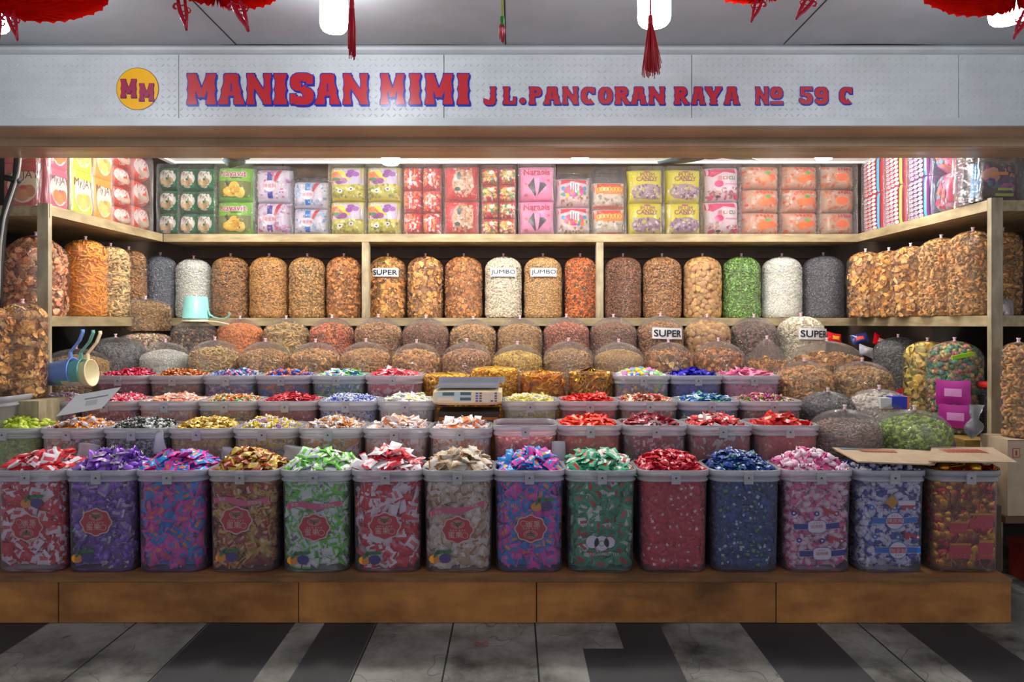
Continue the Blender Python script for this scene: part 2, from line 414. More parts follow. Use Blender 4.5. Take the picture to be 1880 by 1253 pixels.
# lintel: brown stepped beam under the sign
lb = MB()
def prism(b, prof, x0, x1, mi=0):
    n = len(prof); V = [(x0, y, z) for y, z in prof]+[(x1, y, z) for y, z in prof]
    b.add(V, [(i, (i+1) % n, n+(i+1) % n, n+i) for i in range(n)]+[tuple(range(n-1, -1, -1)), tuple(range(n, 2*n))], mi)
prism(lb, [(2.752,1.917),(2.925,1.917),(2.925,1.93),(2.752,1.93)], -3.6, 3.6)
prism(lb, [(2.93,1.881),(3.11,1.879),(3.11,1.96),(2.93,1.96)], -3.6, 3.6)
prism(lb, [(2.932,1.878),(2.99,1.874),(3.05,1.8765),(3.108,1.8745),(3.108,1.88),(2.932,1.88)], -3.6, 3.6)
lb.box((-3.6,2.78,1.95), (3.6,3.12,2.5))
tag(lb.obj('trim_1', m_beam, smooth=False), kind='structure')
m_white = wood('white_painted_metal', (208,212,212), (196,201,202), (150,150,144), (.5, 3, 3), .42, .35, 2.2)
tb = MB(); prism(tb, [(2.752,2.24),(2.735,2.236),(2.722,2.224),(2.72,2.212),(2.735,2.206),(2.752,2.204)], -3.6, 3.6)
tb.box((-3.6,2.742,1.916), (3.6,2.76,1.947))
tag(tb.obj('trim_2', m_white, smooth=False), kind='structure')

# ---------------------------------------------------------------- shop sign
YS = 2.75
sign = thing('shop_sign', (0, YS, 1.947), 'long white tread plate shop sign with red blue-edged lettering and round yellow emblem', 'sign')
def SP(x, y, z): return (x, y-YS, z-1.947)
seams = [-3.6, PX(328,YS), PX(815,YS), PX(1270,YS), PX(1760,YS), 3.6]
for a, b in zip(seams[:-1], seams[1:]):
    pb = MB().box(SP(a+.0015,YS,1.9475), SP(b-.0015,YS+.03,2.204))
    st = .0245; k = 0
    nx = int((b-a)/st); nz = 10; P = []; A = []
    for i in range(nx):
        for j in range(nz):
            P.append((a+.012+i*st+(rng.random()-.5)*.001, -.0002, (j+.5)*.0252)); A.append(.72 if (i+j) % 2 else -.72+pi)
    P = np.array(P); A = np.array(A)
    V = [(-.5,0,0),(0,0,.5),(.5,0,0),(0,0,-.5),(-.2,-1,0),(.2,-1,0)]
    T = (V, [(0,4,1),(1,4,5),(1,5,2),(2,5,3),(3,5,4),(3,4,0)], [0]*6)
    B = np.stack([np.stack([np.cos(A), 0*A, np.sin(A)], 1), np.tile([0, 1., 0], (len(A), 1)), np.stack([-np.sin(A), 0*A, np.cos(A)], 1)], 2)
    pb.many(T, P, B, np.tile([.021, .0017, .007], (len(P), 1)))
    pb.obj('sign_panel', m_white, sign, smooth=False)
def L_poly(W, h, ch, e):
    out = []
    def quad(a, b, w):
        a, b = np.array(a, float)*(W, h), np.array(b, float)*(W, h); d = b-a; L = np.hypot(*d); d /= L; nn = np.array([-d[1], d[0]])*(w*W/2+e)
        a = a-d*e; b = b+d*e; out.append([a+nn, a-nn, b-nn, b+nn])
    def rect(x0, y0, x1, y1): out.append([np.array(p) for p in ((x0*W-e,y0*h-e),(x1*W+e,y0*h-e),(x1*W+e,y1*h+e),(x0*W-e,y1*h+e))])
    def stem(cx, y0, y1, w, lean=0):
        pr = [(0,.6),(.05,.62),(.13,.58),(.22,.46),(.36,.44),(.44,.5),(.5,.58),(.56,.5),(.64,.44),(.8,.45),(.88,.55),(.95,.6),(1,.56)]
        for (t0, a), (t1, b) in zip(pr[:-1], pr[1:]):
            ya, yb = (y0+(y1-y0)*t0)*h, (y0+(y1-y0)*t1)*h
            if t0 == 0: ya -= e
            if t1 == 1: yb += e
            ca, cb_ = (cx+lean*t0)*W, (cx+lean*t1)*W; ha, hb = a*w*W+e, b*w*W+e
            out.append([np.array((ca-ha,ya)), np.array((ca+ha,ya)), np.array((cb_+hb,yb)), np.array((cb_-hb,yb))])
    def arc(cx, cy, rx, ry, a0, a1, w, n=14, w2=None):
        w2 = w if w2 is None else w2
        for i in range(n):
            q = []
            for t, s in ((i/n, 1), (i/n, -1), ((i+1)/n, -1), ((i+1)/n, 1)):
                a = R(a0+(a1-a0)*t)
                ww = (w*abs(cos(a))+w2*abs(sin(a)))
                q.append(np.array((cx*W+cos(a)*(rx*W+s*(ww*W/2+e)), cy*h+sin(a)*(ry*h+s*(ww*W/2+e)))))
            out.append(q)
    def disc(cx, cy, r, n=10):
        out.append([np.array((cx*W+(r*W+e)*cos(2*pi*i/n), cy*h+(r*W+e)*sin(2*pi*i/n))) for i in range(n)])
    if ch == 'I': stem(.5, 0, 1, .66)
    elif ch == 'M': stem(.18, 0, 1, .27); stem(.82, 0, 1, .27); quad((.22,.95), (.5,.24), .2); quad((.78,.95), (.5,.24), .2)
    elif ch == 'A': stem(.2, 0, .98, .3, .22); stem(.8, 0, .98, .3, -.22); rect(.3, .28, .7, .42); rect(.3, .9, .66, 1)
    elif ch == 'N': stem(.18, 0, 1, .25); stem(.82, 0, 1, .25); quad((.2,.9), (.8,.1), .26)
    elif ch == 'S': arc(.5,.73,.3,.17,10,265,.3,w2=.27); arc(.5,.27,.32,.17,85,-170,.3,w2=.27); quad((.5,.56), (.62,.44), .3); rect(.68,.66,.95,.95); rect(.03,.02,.26,.34)
    elif ch == 'J': stem(.66, .25, 1, .34); arc(.42,.25,.24,.16,0,-200,.3)
    elif ch == 'L': stem(.32, 0, 1, .36); rect(.1, 0, .92, .17); quad((.86,.02), (.9,.42), .2)
    elif ch == '.': disc(.5, .2, .42)
    elif ch == 'P': stem(.27, 0, 1, .36); arc(.48,.72,.3,.18,-100,100,.28,w2=.2)
    elif ch == 'R': stem(.26, 0, 1, .34); arc(.46,.73,.28,.17,-100,100,.26,w2=.2); quad((.5,.5), (.84,.06), .28); rect(.7, 0, 1, .12)
    elif ch == 'C': arc(.55,.5,.33,.38,50,310,.32,w2=.2); rect(.72,.62,.92,.95); disc(.2,.5,.12)
    elif ch == 'O': arc(.5,.5,.3,.38,0,360,.34,24,w2=.2); disc(.15,.5,.12); disc(.85,.5,.12)
    elif ch == 'Y': quad((.16,.92), (.5,.42), .32); quad((.84,.92), (.5,.42), .28); stem(.5, 0, .5, .36); rect(0,.88,.4,1); rect(.62,.88,1,1)
    elif ch == '5': rect(.14,.8,.92,1); rect(.12,.5,.36,.95); arc(.48,.33,.3,.23,110,-165,.28,w2=.2); disc(.16,.24,.14)
    elif ch == '9': arc(.48,.68,.28,.21,0,360,.28,20,w2=.2); arc(.45,.38,.32,.28,40,-120,.28,w2=.2); disc(.2,.2,.14)
    elif ch == 'o': arc(.5,.66,.28,.24,0,360,.3,20,w2=.2); rect(.1,.0,.95,.16)
    return out
m_sred, m_sblue = M('sign_red', (186,40,48), .25), M('sign_blue', (26,48,160), .25)
def letter(ch, x0, x1, y0, y1, parent, red=m_sred, blue=m_sblue, off=.0022, e=.0038, sh=(.005, -.006)):
    W, h = (x1-x0)*YS/F, (y1-y0)*YS/F; ox, oz = PX(x0, YS), PZ(y1, YS)
    for nm, ee, (dx, dz), yo, mt in (('letter', 0, (0, 0), off+.0008, red), ('letter_edge', e, (0, 0), off, blue)):
        b = MB()
        for kk, q in enumerate(L_poly(W, h, ch, ee)):
            b.add([(p[0]+dx, -.000012*kk, p[1]+dz) for p in q], [tuple(range(len(q)))])
        if ee:
            for kk, q in enumerate(L_poly(W, h, ch, ee*.8)):
                b.add([(p[0]+sh[0], .0003+.000008*kk, p[1]+sh[1]) for p in q], [tuple(range(len(q)))])
        o = b.obj(nm, mt, parent if nm == 'letter' else last, smooth=False)
        if nm == 'letter': o.location = SP(ox, YS-yo, oz); last = o
        else: o.location = (0, .0008, 0)
for ch, a, b in (('M',343,398),('A',400,450),('N',452,500),('I',500,530),('S',532,577),('A',578,625),('N',629,677),
                 ('M',698,743),('I',749,775),('M',780,832),('I',837,864)):
    letter(ch, a, b, 136, 192, sign)
for ch, a, b in (('J',888,914),('L',921,948),('.',953,966),('P',970,996),('A',997,1030),('N',1032,1062),('C',1065,1094),('O',1098,1125),('R',1127,1156),('A',1157,1188),('N',1190,1221),
                 ('R',1236,1264),('A',1268,1295),('Y',1294,1325),('A',1328,1358),('N',1386,1411),('o',1412,1438),('5',1466,1493),('9',1494,1522),('C',1539,1566)):
    letter(ch, a, b, 160, 192, sign, e=.0026, sh=(.003, -.004))
em = MB()
em.add([(.0835*cos(2*pi*i/48)*1.0, -.0022, .0835*sin(2*pi*i/48)) for i in range(48)], [tuple(range(48))])
em.add([(.0855*cos(2*pi*i/48), -.0018, .0855*sin(2*pi*i/48)) for i in range(48)], [tuple(range(48))], 1)
emo = em.obj('emblem', [M('emblem_yellow', (244,180,10), .3), M('emblem_rim', (60,30,20), .5)], sign, smooth=False)
emo.location = SP(PX(253,YS), YS, PZ(163.5,YS))
m_mred, m_mpur = M('emblem_letter_red', (160,40,72), .3), M('emblem_letter_purple', (84,28,100), .3)
letter('M', 222, 252, 146, 180, sign, m_mred, m_mpur, .0035, .0016, (.001,-.002))
letter('M', 256, 284, 154, 186, sign, m_mred, m_mpur, .0035, .0016, (.001,-.002))

# ---------------------------------------------------------------- stepped stand
stand = thing('display_plinth', (0, 2.549, 0), 'long low plywood plinth under the front row of tubs', 'plinth')
def board(a, b, m, name='step_board'):
    return MB().box((a[0], a[1]-2.549, a[2]), (b[0], b[1]-2.549, b[2])).obj(name, m, stand, smooth=False)
XR = PX(1857, 2.549)
xs = [-2.6, PX(107,2.549), PX(548,2.549), PX(985,2.549), PX(1425,2.549), XR]
for i, (a, b) in enumerate(zip(xs[:-1], xs[1:])):
    board((a+.002,2.549+.002*(i % 2),0.002), (b-.002,2.57,.155-.003*(i % 2)), m_plank, 'front_panel')
board((-2.6,2.545,.155), (XR,2.843,.169), wood('pale_edged_top_board', (150,104,62), (116,78,44), (44,30,20), (1,6,6), .55, .6, 4), 'top_board')
def step(a, b, label):
    tag(MB().box((a[0]-(a[0]+b[0])/2, 0, 0), (b[0]-(a[0]+b[0])/2, b[1]-a[1], b[2]-a[2])).obj('wooden_step', m_step, None, smooth=False, loc=((a[0]+b[0])/2, a[1], a[2])), label, 'step', 'steps of the display')
step((-2.45,2.845,.002), (1.36,3.095,.288), 'dark wooden step carrying the second row of tubs')
step((-2.30,3.097,.002), (1.36,3.40,.373), 'dark wooden step carrying the third row of tubs and the scale')
step((-2.05,3.402,.002), (1.36,3.665,.467), 'dark wooden step carrying the fourth row of tubs and gold jars')
step((-2.05,3.667,.002), (2.0,3.965,.720), 'dark wooden step carrying the rounded snack bags above the candy tubs')
step((-2.05,3.967,.002), (2.0,4.255,.860), 'dark wooden step carrying the rounded snack bags under the back shelf')
step((1.362,2.845,.002), (2.04,3.08,.360), 'dark wooden step carrying the green and brown bags behind the cardboard')
step((1.362,3.085,.002), (2.0,3.38,.520), 'dark wooden step carrying the prune and white nut bags')
step((1.362,3.382,.002), (2.0,3.663,.640), 'dark wooden step carrying the two golden snack bags on the right')

# ---------------------------------------------------------------- shelving
def lone(name, a, b, m, label, cat, group=None):
    a, b = np.array(a), np.array(b); c = (a+b)/2; c[2] = a[2]
    return tag(MB().box(tuple(a-c), tuple(b-c)).obj(name, m, None, smooth=False, loc=tuple(c)), label, cat, group)
def sidewood(): return wood('aged_side_wood', (172,156,120), (132,114,82), (70,58,42), (6, 1.2, 6), .65, .55, 3.2)
lone('shelf_board', (-2.186,4.28,1.634), (2.179,4.615,1.683), m_old_wood, 'long pale worn upper shelf board across the back wall', 'shelf')
lone('shelf_board', (-2.186,4.28,1.107), (2.179,4.615,1.157), m_old_wood, 'long pale worn shelf board carrying the tall snack bags on the back wall', 'shelf')
lone('divider_post', (PX(664,4.28),4.283,1.158), (PX(677,4.28),4.33,1.633), m_old_wood_x, 'pale upright post left of the card reading SUPER on the back shelf', 'post')
lone('divider_post', (PX(1095,4.28),4.283,1.158), (PX(1108,4.28),4.33,1.633), m_old_wood_x, 'pale upright post right of the orange nuts on the back shelf', 'post')
lone('batten', (-2.186,4.59,1.56), (2.179,4.612,1.633), m_ply_back, 'thin brown batten on the back wall under the upper shelf', 'batten')
for side, xe, yp, sd in ((-1, -2.19, 3.25, 'left'), (1, 2.165, 3.11, 'right')):
    x0, x1 = sorted((xe, side*2.84)); sw = sidewood()
    lone('shelf_board', (x0, yp, 1.634), (x1, 4.279, 1.683), sw, f'worn upper shelf board along the {sd} side wall', 'shelf')
    lone('shelf_board', (x0, yp, 1.107), (x1, 4.279, 1.157), sw, f'worn middle shelf board along the {sd} side wall', 'shelf')
    px0, px1 = sorted((xe, xe+side*.052))
    lone('shelf_post', (px0, yp-.028, .002), (px1, yp-.001, 1.69), m_old_wood_x, f'grimy wooden post at the front of the {sd} side shelves', 'post')
lone('shelf_board', (2.07,3.12,.545), (2.84,4.27,.587), wood('yellowed_shelf', (176,146,70), (140,110,50), (60,46,26), (6, 1, 6), .6, .5, 3), 'yellowed low shelf board at the right, behind the cardboard', 'shelf')
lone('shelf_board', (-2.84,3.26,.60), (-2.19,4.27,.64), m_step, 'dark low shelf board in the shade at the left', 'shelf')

# ---------------------------------------------------------------- lamps
def lamp(px, py_bot, Y, wpx, e, ztop, label, front=True):
    x = PX(px, Y); zb = PZ(py_bot, Y); r = wpx*Y/F/2; h = .105
    t = thing('ceiling_lamp', (x, Y, ztop), label, 'lamp', 'lamps under the walkway ceiling' if front else 'lamps inside the shop')
    d = zb-ztop
    b = MB().lathe([(0.001,d),(r*.55,d+.0015),(r*.82,d+.006),(r*.95,d+.014),(r,d+.026),(r,d+h*.85),(r*.93,d+h)], 32)
    b.obj('bulb', M('lamp_glow' if front else 'shop_lamp_glow', (244,247,255) if front else (255,250,243), .4, emit=e), t)
    if d+h+.004 < -.01:
        MB().lathe([(r*.93,d+h+.001),(r*.8,d+h+.018),(r*.45,min(d+h+.04,-.004)),(r*.45,-.001)], 24).obj('socket', M('lamp_socket', (225,225,222), .4), t)
lamp(613, 59, 2.2, 50, LAMP_FRONT, 2.236, 'lit round-ended lamp beside the thin red tassel left of centre')
lamp(1201, 48, 1.95, 60, LAMP_FRONT, 2.236, 'lit lamp hidden partly by the frayed red tassel')
lamp(1851, 43, 1.95, 62, LAMP_FRONT, 2.236, 'lit lamp under the red paper lantern in the top right corner')
lamp(-14, 57, 2.1, 54, LAMP_FRONT, 2.236, 'lit lamp cut by the left edge above the sign')
for k, (x, y) in enumerate(((-1.7,-.5),(0,-.5),(1.7,-.5))):  # added lamps, unseen behind the camera, to brighten the tub fronts and lintel
    t = thing('ceiling_lamp', (x, y, 2.236), ('left','middle','right')[k]+' added fill lamp, unseen behind the camera', 'lamp', 'added fill lamps behind the camera')
    MB().lathe([(.001,-.20),(.03,-.198),(.045,-.18),(.047,-.09),(.044,-.08)], 24).obj('bulb', M('lamp_glow', (236,240,255), .4, emit=LAMP_FRONT), t)
    MB().lathe([(.043,-.079),(.03,-.05),(.02,-.001)], 20).obj('socket', M('lamp_socket', (225,225,222), .4), t)
lamp(717, 303.5, 3.6, 33, LAMP_SHOP, 2.144, 'glowing lamp below the beam over the purple grape candy bags', False)
lamp(1065, 295.5, 3.6, 33, LAMP_SHOP, 2.144, 'glowing lamp below the beam over the pink candy packs', False)
lamp(1513, 294, 3.6, 33, LAMP_SHOP, 2.144, 'glowing lamp below the beam over the orange jelly packs', False)
lamp(360, 280, 3.6, 33, LAMP_SHOP, 2.144, 'lamp behind the beam over the green cracker packs', False)

# fans under the shop ceiling: only a blade of each dips into view
def fan(x, y, z, a0, label):
    t = thing('ceiling_fan', (x, y, z), label, 'fan')
    MB().lathe([(.001,-.02),(.05,-.018),(.06,.0),(.05,.03),(.015,.04),(.012,2.144-z)], 20).obj('motor_hub', M('fan_grey', (70,80,84), .4), t)
    for k in range(3):
        a = a0+k*2*pi/3; b = MB(); V = []
        for i in range(8):
            r = .06+i*.035; w = .045*sin(pi*min(1, (i+1.2)/7.5))+.012
            for s, q in ((-1,-.001),(1,-.001),(1,.003),(-1,.003)): V.append((r, s*w, -.006+q+s*.006))
        fs = [(i*4+j, i*4+(j+1) % 4, i*4+4+(j+1) % 4, i*4+4+j) for i in range(7) for j in range(4)]+[(3,2,1,0),(28,29,30,31)]
        b.add(np.array(V)@rotz(a).T, fs); b.obj('blade', M('fan_blade', (66,78,84), .35), t)
fan(PX(440,3.5), 3.5, 1.990, .05, 'dark fan blade below the pale ceiling above the violet candy packs')
fan(PX(1310,3.5), 3.5, 1.992, 2.5, 'dark fan blade over the yellow plum candy packs')

# ---------------------------------------------------------------- red decorations over the walkway
def tissue():
    m, nt, n, l = nodes_of('red_tissue_paper'); n.remove(n['Principled BSDF'])
    d = n.new('ShaderNodeBsdfDiffuse'); d.inputs[0].default_value = lin((236,36,22)); t = n.new('ShaderNodeBsdfTranslucent'); t.inputs[0].default_value = lin((250,50,24))
    x = n.new('ShaderNodeMixShader'); x.inputs[0].default_value = .5; l.new(d.outputs[0], x.inputs[1]); l.new(t.outputs[0], x.inputs[2]); l.new(x.outputs[0], n['Material Output'].inputs['Surface']); return m
m_tissue = tissue(); m_redp = M('red_plastic', (196,22,48), .2); m_thread = M('red_thread', (206,30,50), .5)
def curl(pts, r): return np.array(pts), r
def pendant(parent, loc, s, flip=1, rot=0):
    b = MB()
    def sp(cx, cz, r0, r1, a0, a1, n=22):
        a = np.linspace(a0, a1, n); r = np.linspace(r0, r1, n); return np.stack([flip*(cx+r*np.cos(a)), .004*np.sin(a*3), cz+r*np.sin(a)], 1)
    P = lambda *q: np.array([(flip*x, 0, z) for x, z in q])
    t = .032
    b.tube(P((0,0),(.02,-.10),(.06,-.22),(.12,-.36),(.2,-.5),(.24,-.62)), [t,t*1.3,t*1.4,t*1.3,t,t*.7], 6, flat=.35)
    b.tube(P((.14,.02),(.16,-.1),(.2,-.24),(.22,-.4),(.24,-.6)), [t,t,t*1.3,t,t*.6], 6, flat=.35)
    b.tube(sp(-.03,-.16,.085,.02,0,5.2), t*.8, 6, flat=.4)
    b.tube(sp(.23,-.22,.08,.025,2.8,-2.2), t*.8, 6, flat=.4)
    b.tube(sp(.14,-.30,.07,.02,1.2,6.2), t*.7, 6, flat=.4)
    b.tube(P((.0,-.05),(.08,-.12),(.14,-.1),(.16,-.04)), t*.8, 6, flat=.4)
    o = b.obj('paper_cut_pendant', m_redp, parent, loc=loc); o.scale = (s, s, s); o.rotation_euler = (0, rot, 0)
def lantern(pxc, pyb, Y, a, label, pend=(), bh=.11):
    x, zb = PX(pxc, Y), PZ(pyb, Y); zc = zb+bh
    t = thing('paper_lantern', (x, Y, zc), label, 'lantern', 'red tissue lanterns hanging from the walkway ceiling')
    nf, nz = 64, 16; V = []
    for i in range(nz+1):
        ph = -pi/2+pi*i/nz; rr = a*cos(ph)+.012; z = bh*sin(ph)
        for j in range(nf*2):
            th = pi*j/nf; k = 1 if (j % 2) else 0
            r = rr*(1-.24*k)-(.010 if (i % 2) and not k else 0); V.append((r*cos(th), r*sin(th), z+(.024*k-.006*((i+j//2) % 2))*(1 if z < 0 else -1)))
    m = nf*2; fs = [(i*m+j, i*m+(j+1) % m, (i+1)*m+(j+1) % m, (i+1)*m+j) for i in range(nz) for j in range(m)]
    MB().add(V, fs).obj('tissue_body', m_tissue, t, smooth=False)
    MB().tube([(0,0,bh-.02),(0,0,2.237-zc)], .002, 6).obj('hanging_string', m_thread, t)
    for (ppx, ppy, s, fl, rt) in pend:
        pendant(t, (PX(ppx, Y)-x, -.02, PZ(ppy, Y)-zc), s, fl, rt)
lantern(-8, 2, 1.7, .25, 'red pleated tissue lantern in the top left corner', [(22,26,.12,1,0), (0,30,.11,1,.2)])
lantern(398, -10, 1.7, .19, 'red pleated tissue lantern with two curly pendants left of centre', [(334,6,.12,1,.1), (430,4,.14,1,-.12)])
lantern(1405, -16, 1.7, .17, 'red pleated tissue lantern with pale pendants right of centre', [(1396,4,.10,-1,.1), (1490,2,.11,-1,.35)])
lantern(1866, 0, 1.6, .20, 'red pleated tissue lantern in front of the lamp in the top right corner', [(1880,30,.11,-1,.2)])
def tassel(px, y0, yk, y1, Y, spread, n, label, top=(196,22,48), low=None):
    x = PX(px, Y); zt = PZ(y0, Y)
    t = thing('tassel', (x, Y, 2.237), label, 'tassel'); zo = 2.237
    MB().tube([(0,0,0),(0,0,PZ(yk,Y)-zo)], .0022, 6).obj('cord', M('tassel_cord', top, .5), t)
    zk = PZ(yk, Y)-zo; z1 = PZ(y1, Y)-zo
    MB().lathe([(.001,.004),(.005,.002),(.006,-.006),(.0055,-.016),(.007,-.02)], 10, (0,0,zk)).obj('knot', M('tassel_knot', low or top, .5), t)
    b = MB()
    for i in range(n):
        a = random.random()*2*pi; s = spread*random.random()**.6; L = (z1-zk)*(1-.22*random.random())
        b.tube([(.004*cos(a),.004*sin(a),zk-.012),(.006*cos(a)+s*.3*cos(a),.006*sin(a)+s*.2*sin(a),zk+L*.5),(s*cos(a),s*sin(a),zk+L)], .0011, 4)
    b.obj('fringe', M('tassel_fringe', (206,30,50), .5), t)
tassel(646, 0, 2, 110, 1.6, .009, 34, 'thin red tassel hanging beside the lamp left of centre')
tassel(1194, 5, 30, 143, 1.6, .026, 60, 'frayed red tassel hanging in front of the right-hand centre lamp')
tassel(922, 0, 32, 80, 1.7, .006, 14, 'small red tassel on a yellow-green cord near the middle', (196,200,40), (60,150,50))
# ---------------------------------------------------------------- candy tubs
m_tub = frosted('frosted_tub_front', (246,243,248), .13, (216,210,224))
m_tub2 = frosted('frosted_tub_rear', (242,240,243), .24, (222,220,224))
m_rim = frosted('milky_tub_rim', (225,226,232), .62, (222,222,230), .25)
m_latch = frosted('milky_latch', (235,235,238), .6, (236,234,238), .3)
def rrect(w, d, r, k=6):
    P = []
    for cx, cy, a0 in ((w/2-r, -d/2+r, -pi/2), (w/2-r, d/2-r, 0), (-w/2+r, d/2-r, pi/2), (-w/2+r, -d/2+r, pi)):
        for i in range(k+1): a = a0+pi/2*i/k; P.append((cx+r*cos(a), cy+r*sin(a)))
    return np.array(P)
def loft(b, rings, mi=0, cap0=True, cap1=False):
    n = len(rings[0][0]); V = []
    for P, z in rings: V += [(p[0], p[1], z) for p in P]
    fs = [(i*n+j, i*n+(j+1) % n, (i+1)*n+(j+1) % n, (i+1)*n+j) for i in range(len(rings)-1) for j in range(n)]
    if cap0: fs.append(tuple(range(n-1, -1, -1)))
    if cap1: fs.append(tuple((len(rings)-1)*n+j for j in range(n)))
    b.add(V, fs, mi)
TUBM = {}
def tub_meshes(w, d, h):
    k = (round(w, 3), round(d, 3), round(h, 3))
    if k in TUBM: return TUBM[k]
    b = MB(); r = .05
    loft(b, [(rrect(w*.93,d*.92,r*.9), .004), (rrect(w*.955,d*.95,r), .0), (rrect(w*.965,d*.955,r), .012), (rrect(w*.98,d*.98,r), h*.5), (rrect(w,d,r), h-.03)])
    body = [b.mesh('tub_body_mesh', [m])for m in (m_tub, m_tub2)]
    b = MB(); o = .006
    loft(b, [(rrect(w,d,r), h-.045), (rrect(w+2*o,d+2*o,r+o), h-.043), (rrect(w+2*o,d+2*o,r+o), h-.036), (rrect(w+.002,d+.002,r), h-.034), (rrect(w+.002,d+.002,r), h-.024),
             (rrect(w+3*o,d+3*o,r+o), h-.021), (rrect(w+3*o,d+3*o,r+o), h-.002), (rrect(w+2.4*o,d+2.4*o,r+o), h), (rrect(w-.002,d-.002,r), h), (rrect(w-.004,d-.004,r), h-.02)], cap0=False)
    rim = b.mesh('tub_rim_mesh', [m_rim])
    b = MB(); y = -d/2-1.5*o
    b.box((-.017,y-.004,h-.050), (-.010,y+.004,h-.004)); b.box((.010,y-.004,h-.050), (.017,y+.004,h-.004))
    b.box((-.010,y-.003,h-.018), (.010,y+.004,h-.004)); b.box((-.010,y-.003,h-.050), (.010,y+.004,h-.034))
    b.box((-.010,y-.003,h-.034), (.010,y+.004,h-.018)); b.box((-.0035,y-.0036,h-.030), (.0035,y-.0031,h-.023), 1)
    latch = b.mesh('tub_latch_mesh', [m_latch, M('latch_hole', (70,60,70), .6)], smooth=False)
    TUBM[k] = (body, rim, latch); return TUBM[k]
def tub(x, y, z, w, d, h, label, group, front=True, rot=0):
    body, rim, latch = tub_meshes(w, d, h)
    t = thing('candy_tub', (x, y, z), label, 'tub', group, rot)
    link('tub_body', body[0 if front else 1], t); link('rim', rim, t); link('latch', latch, t)
    return t
# candy designs: template list, size (length, width, thickness scale), palettes for body / ends / printed patch
def design(tmpl, L, body, ends=None, patch=None, rough=.32, metal=0, cov=1.0, W=None, Th=None):
    return dict(t=tmpl, L=L, body=body, ends=ends or body, patch=patch or body, rough=rough, metal=metal, cov=cov, W=W or L, Th=Th or L)
def mats_of(name, D):
    bm = (60, .35, .003)
    return [PAL(name+'_wrapper', D['body'], D['rough'], D['metal'], bm), PAL(name+'_wrapper_ends', D['ends'], D['rough'], D['metal'], bm), PAL(name+'_wrapper_print', D['patch'], D['rough'], 0, bm)]
TW = [T_twist(.05), T_twist(.08)]
SA = [T_sachet(.6,.2,seed=1), T_sachet(.7,.26,seed=2)]
SQ = [T_square(.34,.8), T_square(.26,.7)]
BA = [T_ball()]; EL = [T_ell(7,5,1,.66,.6,.8)]; CO = [T_coin()]; BL = [T_block(.5,.36,.3)]; SL = [T_sachet(.34,.12,10,3,.88,False,.02,4)]
def heap_z(u, v, Hh, seed):
    return Hh*(1-abs(u)**3.4)*(1-abs(v)**3.2)*(1+.16*np.sin(3.1*u+seed)*np.cos(2.3*v+seed*2))
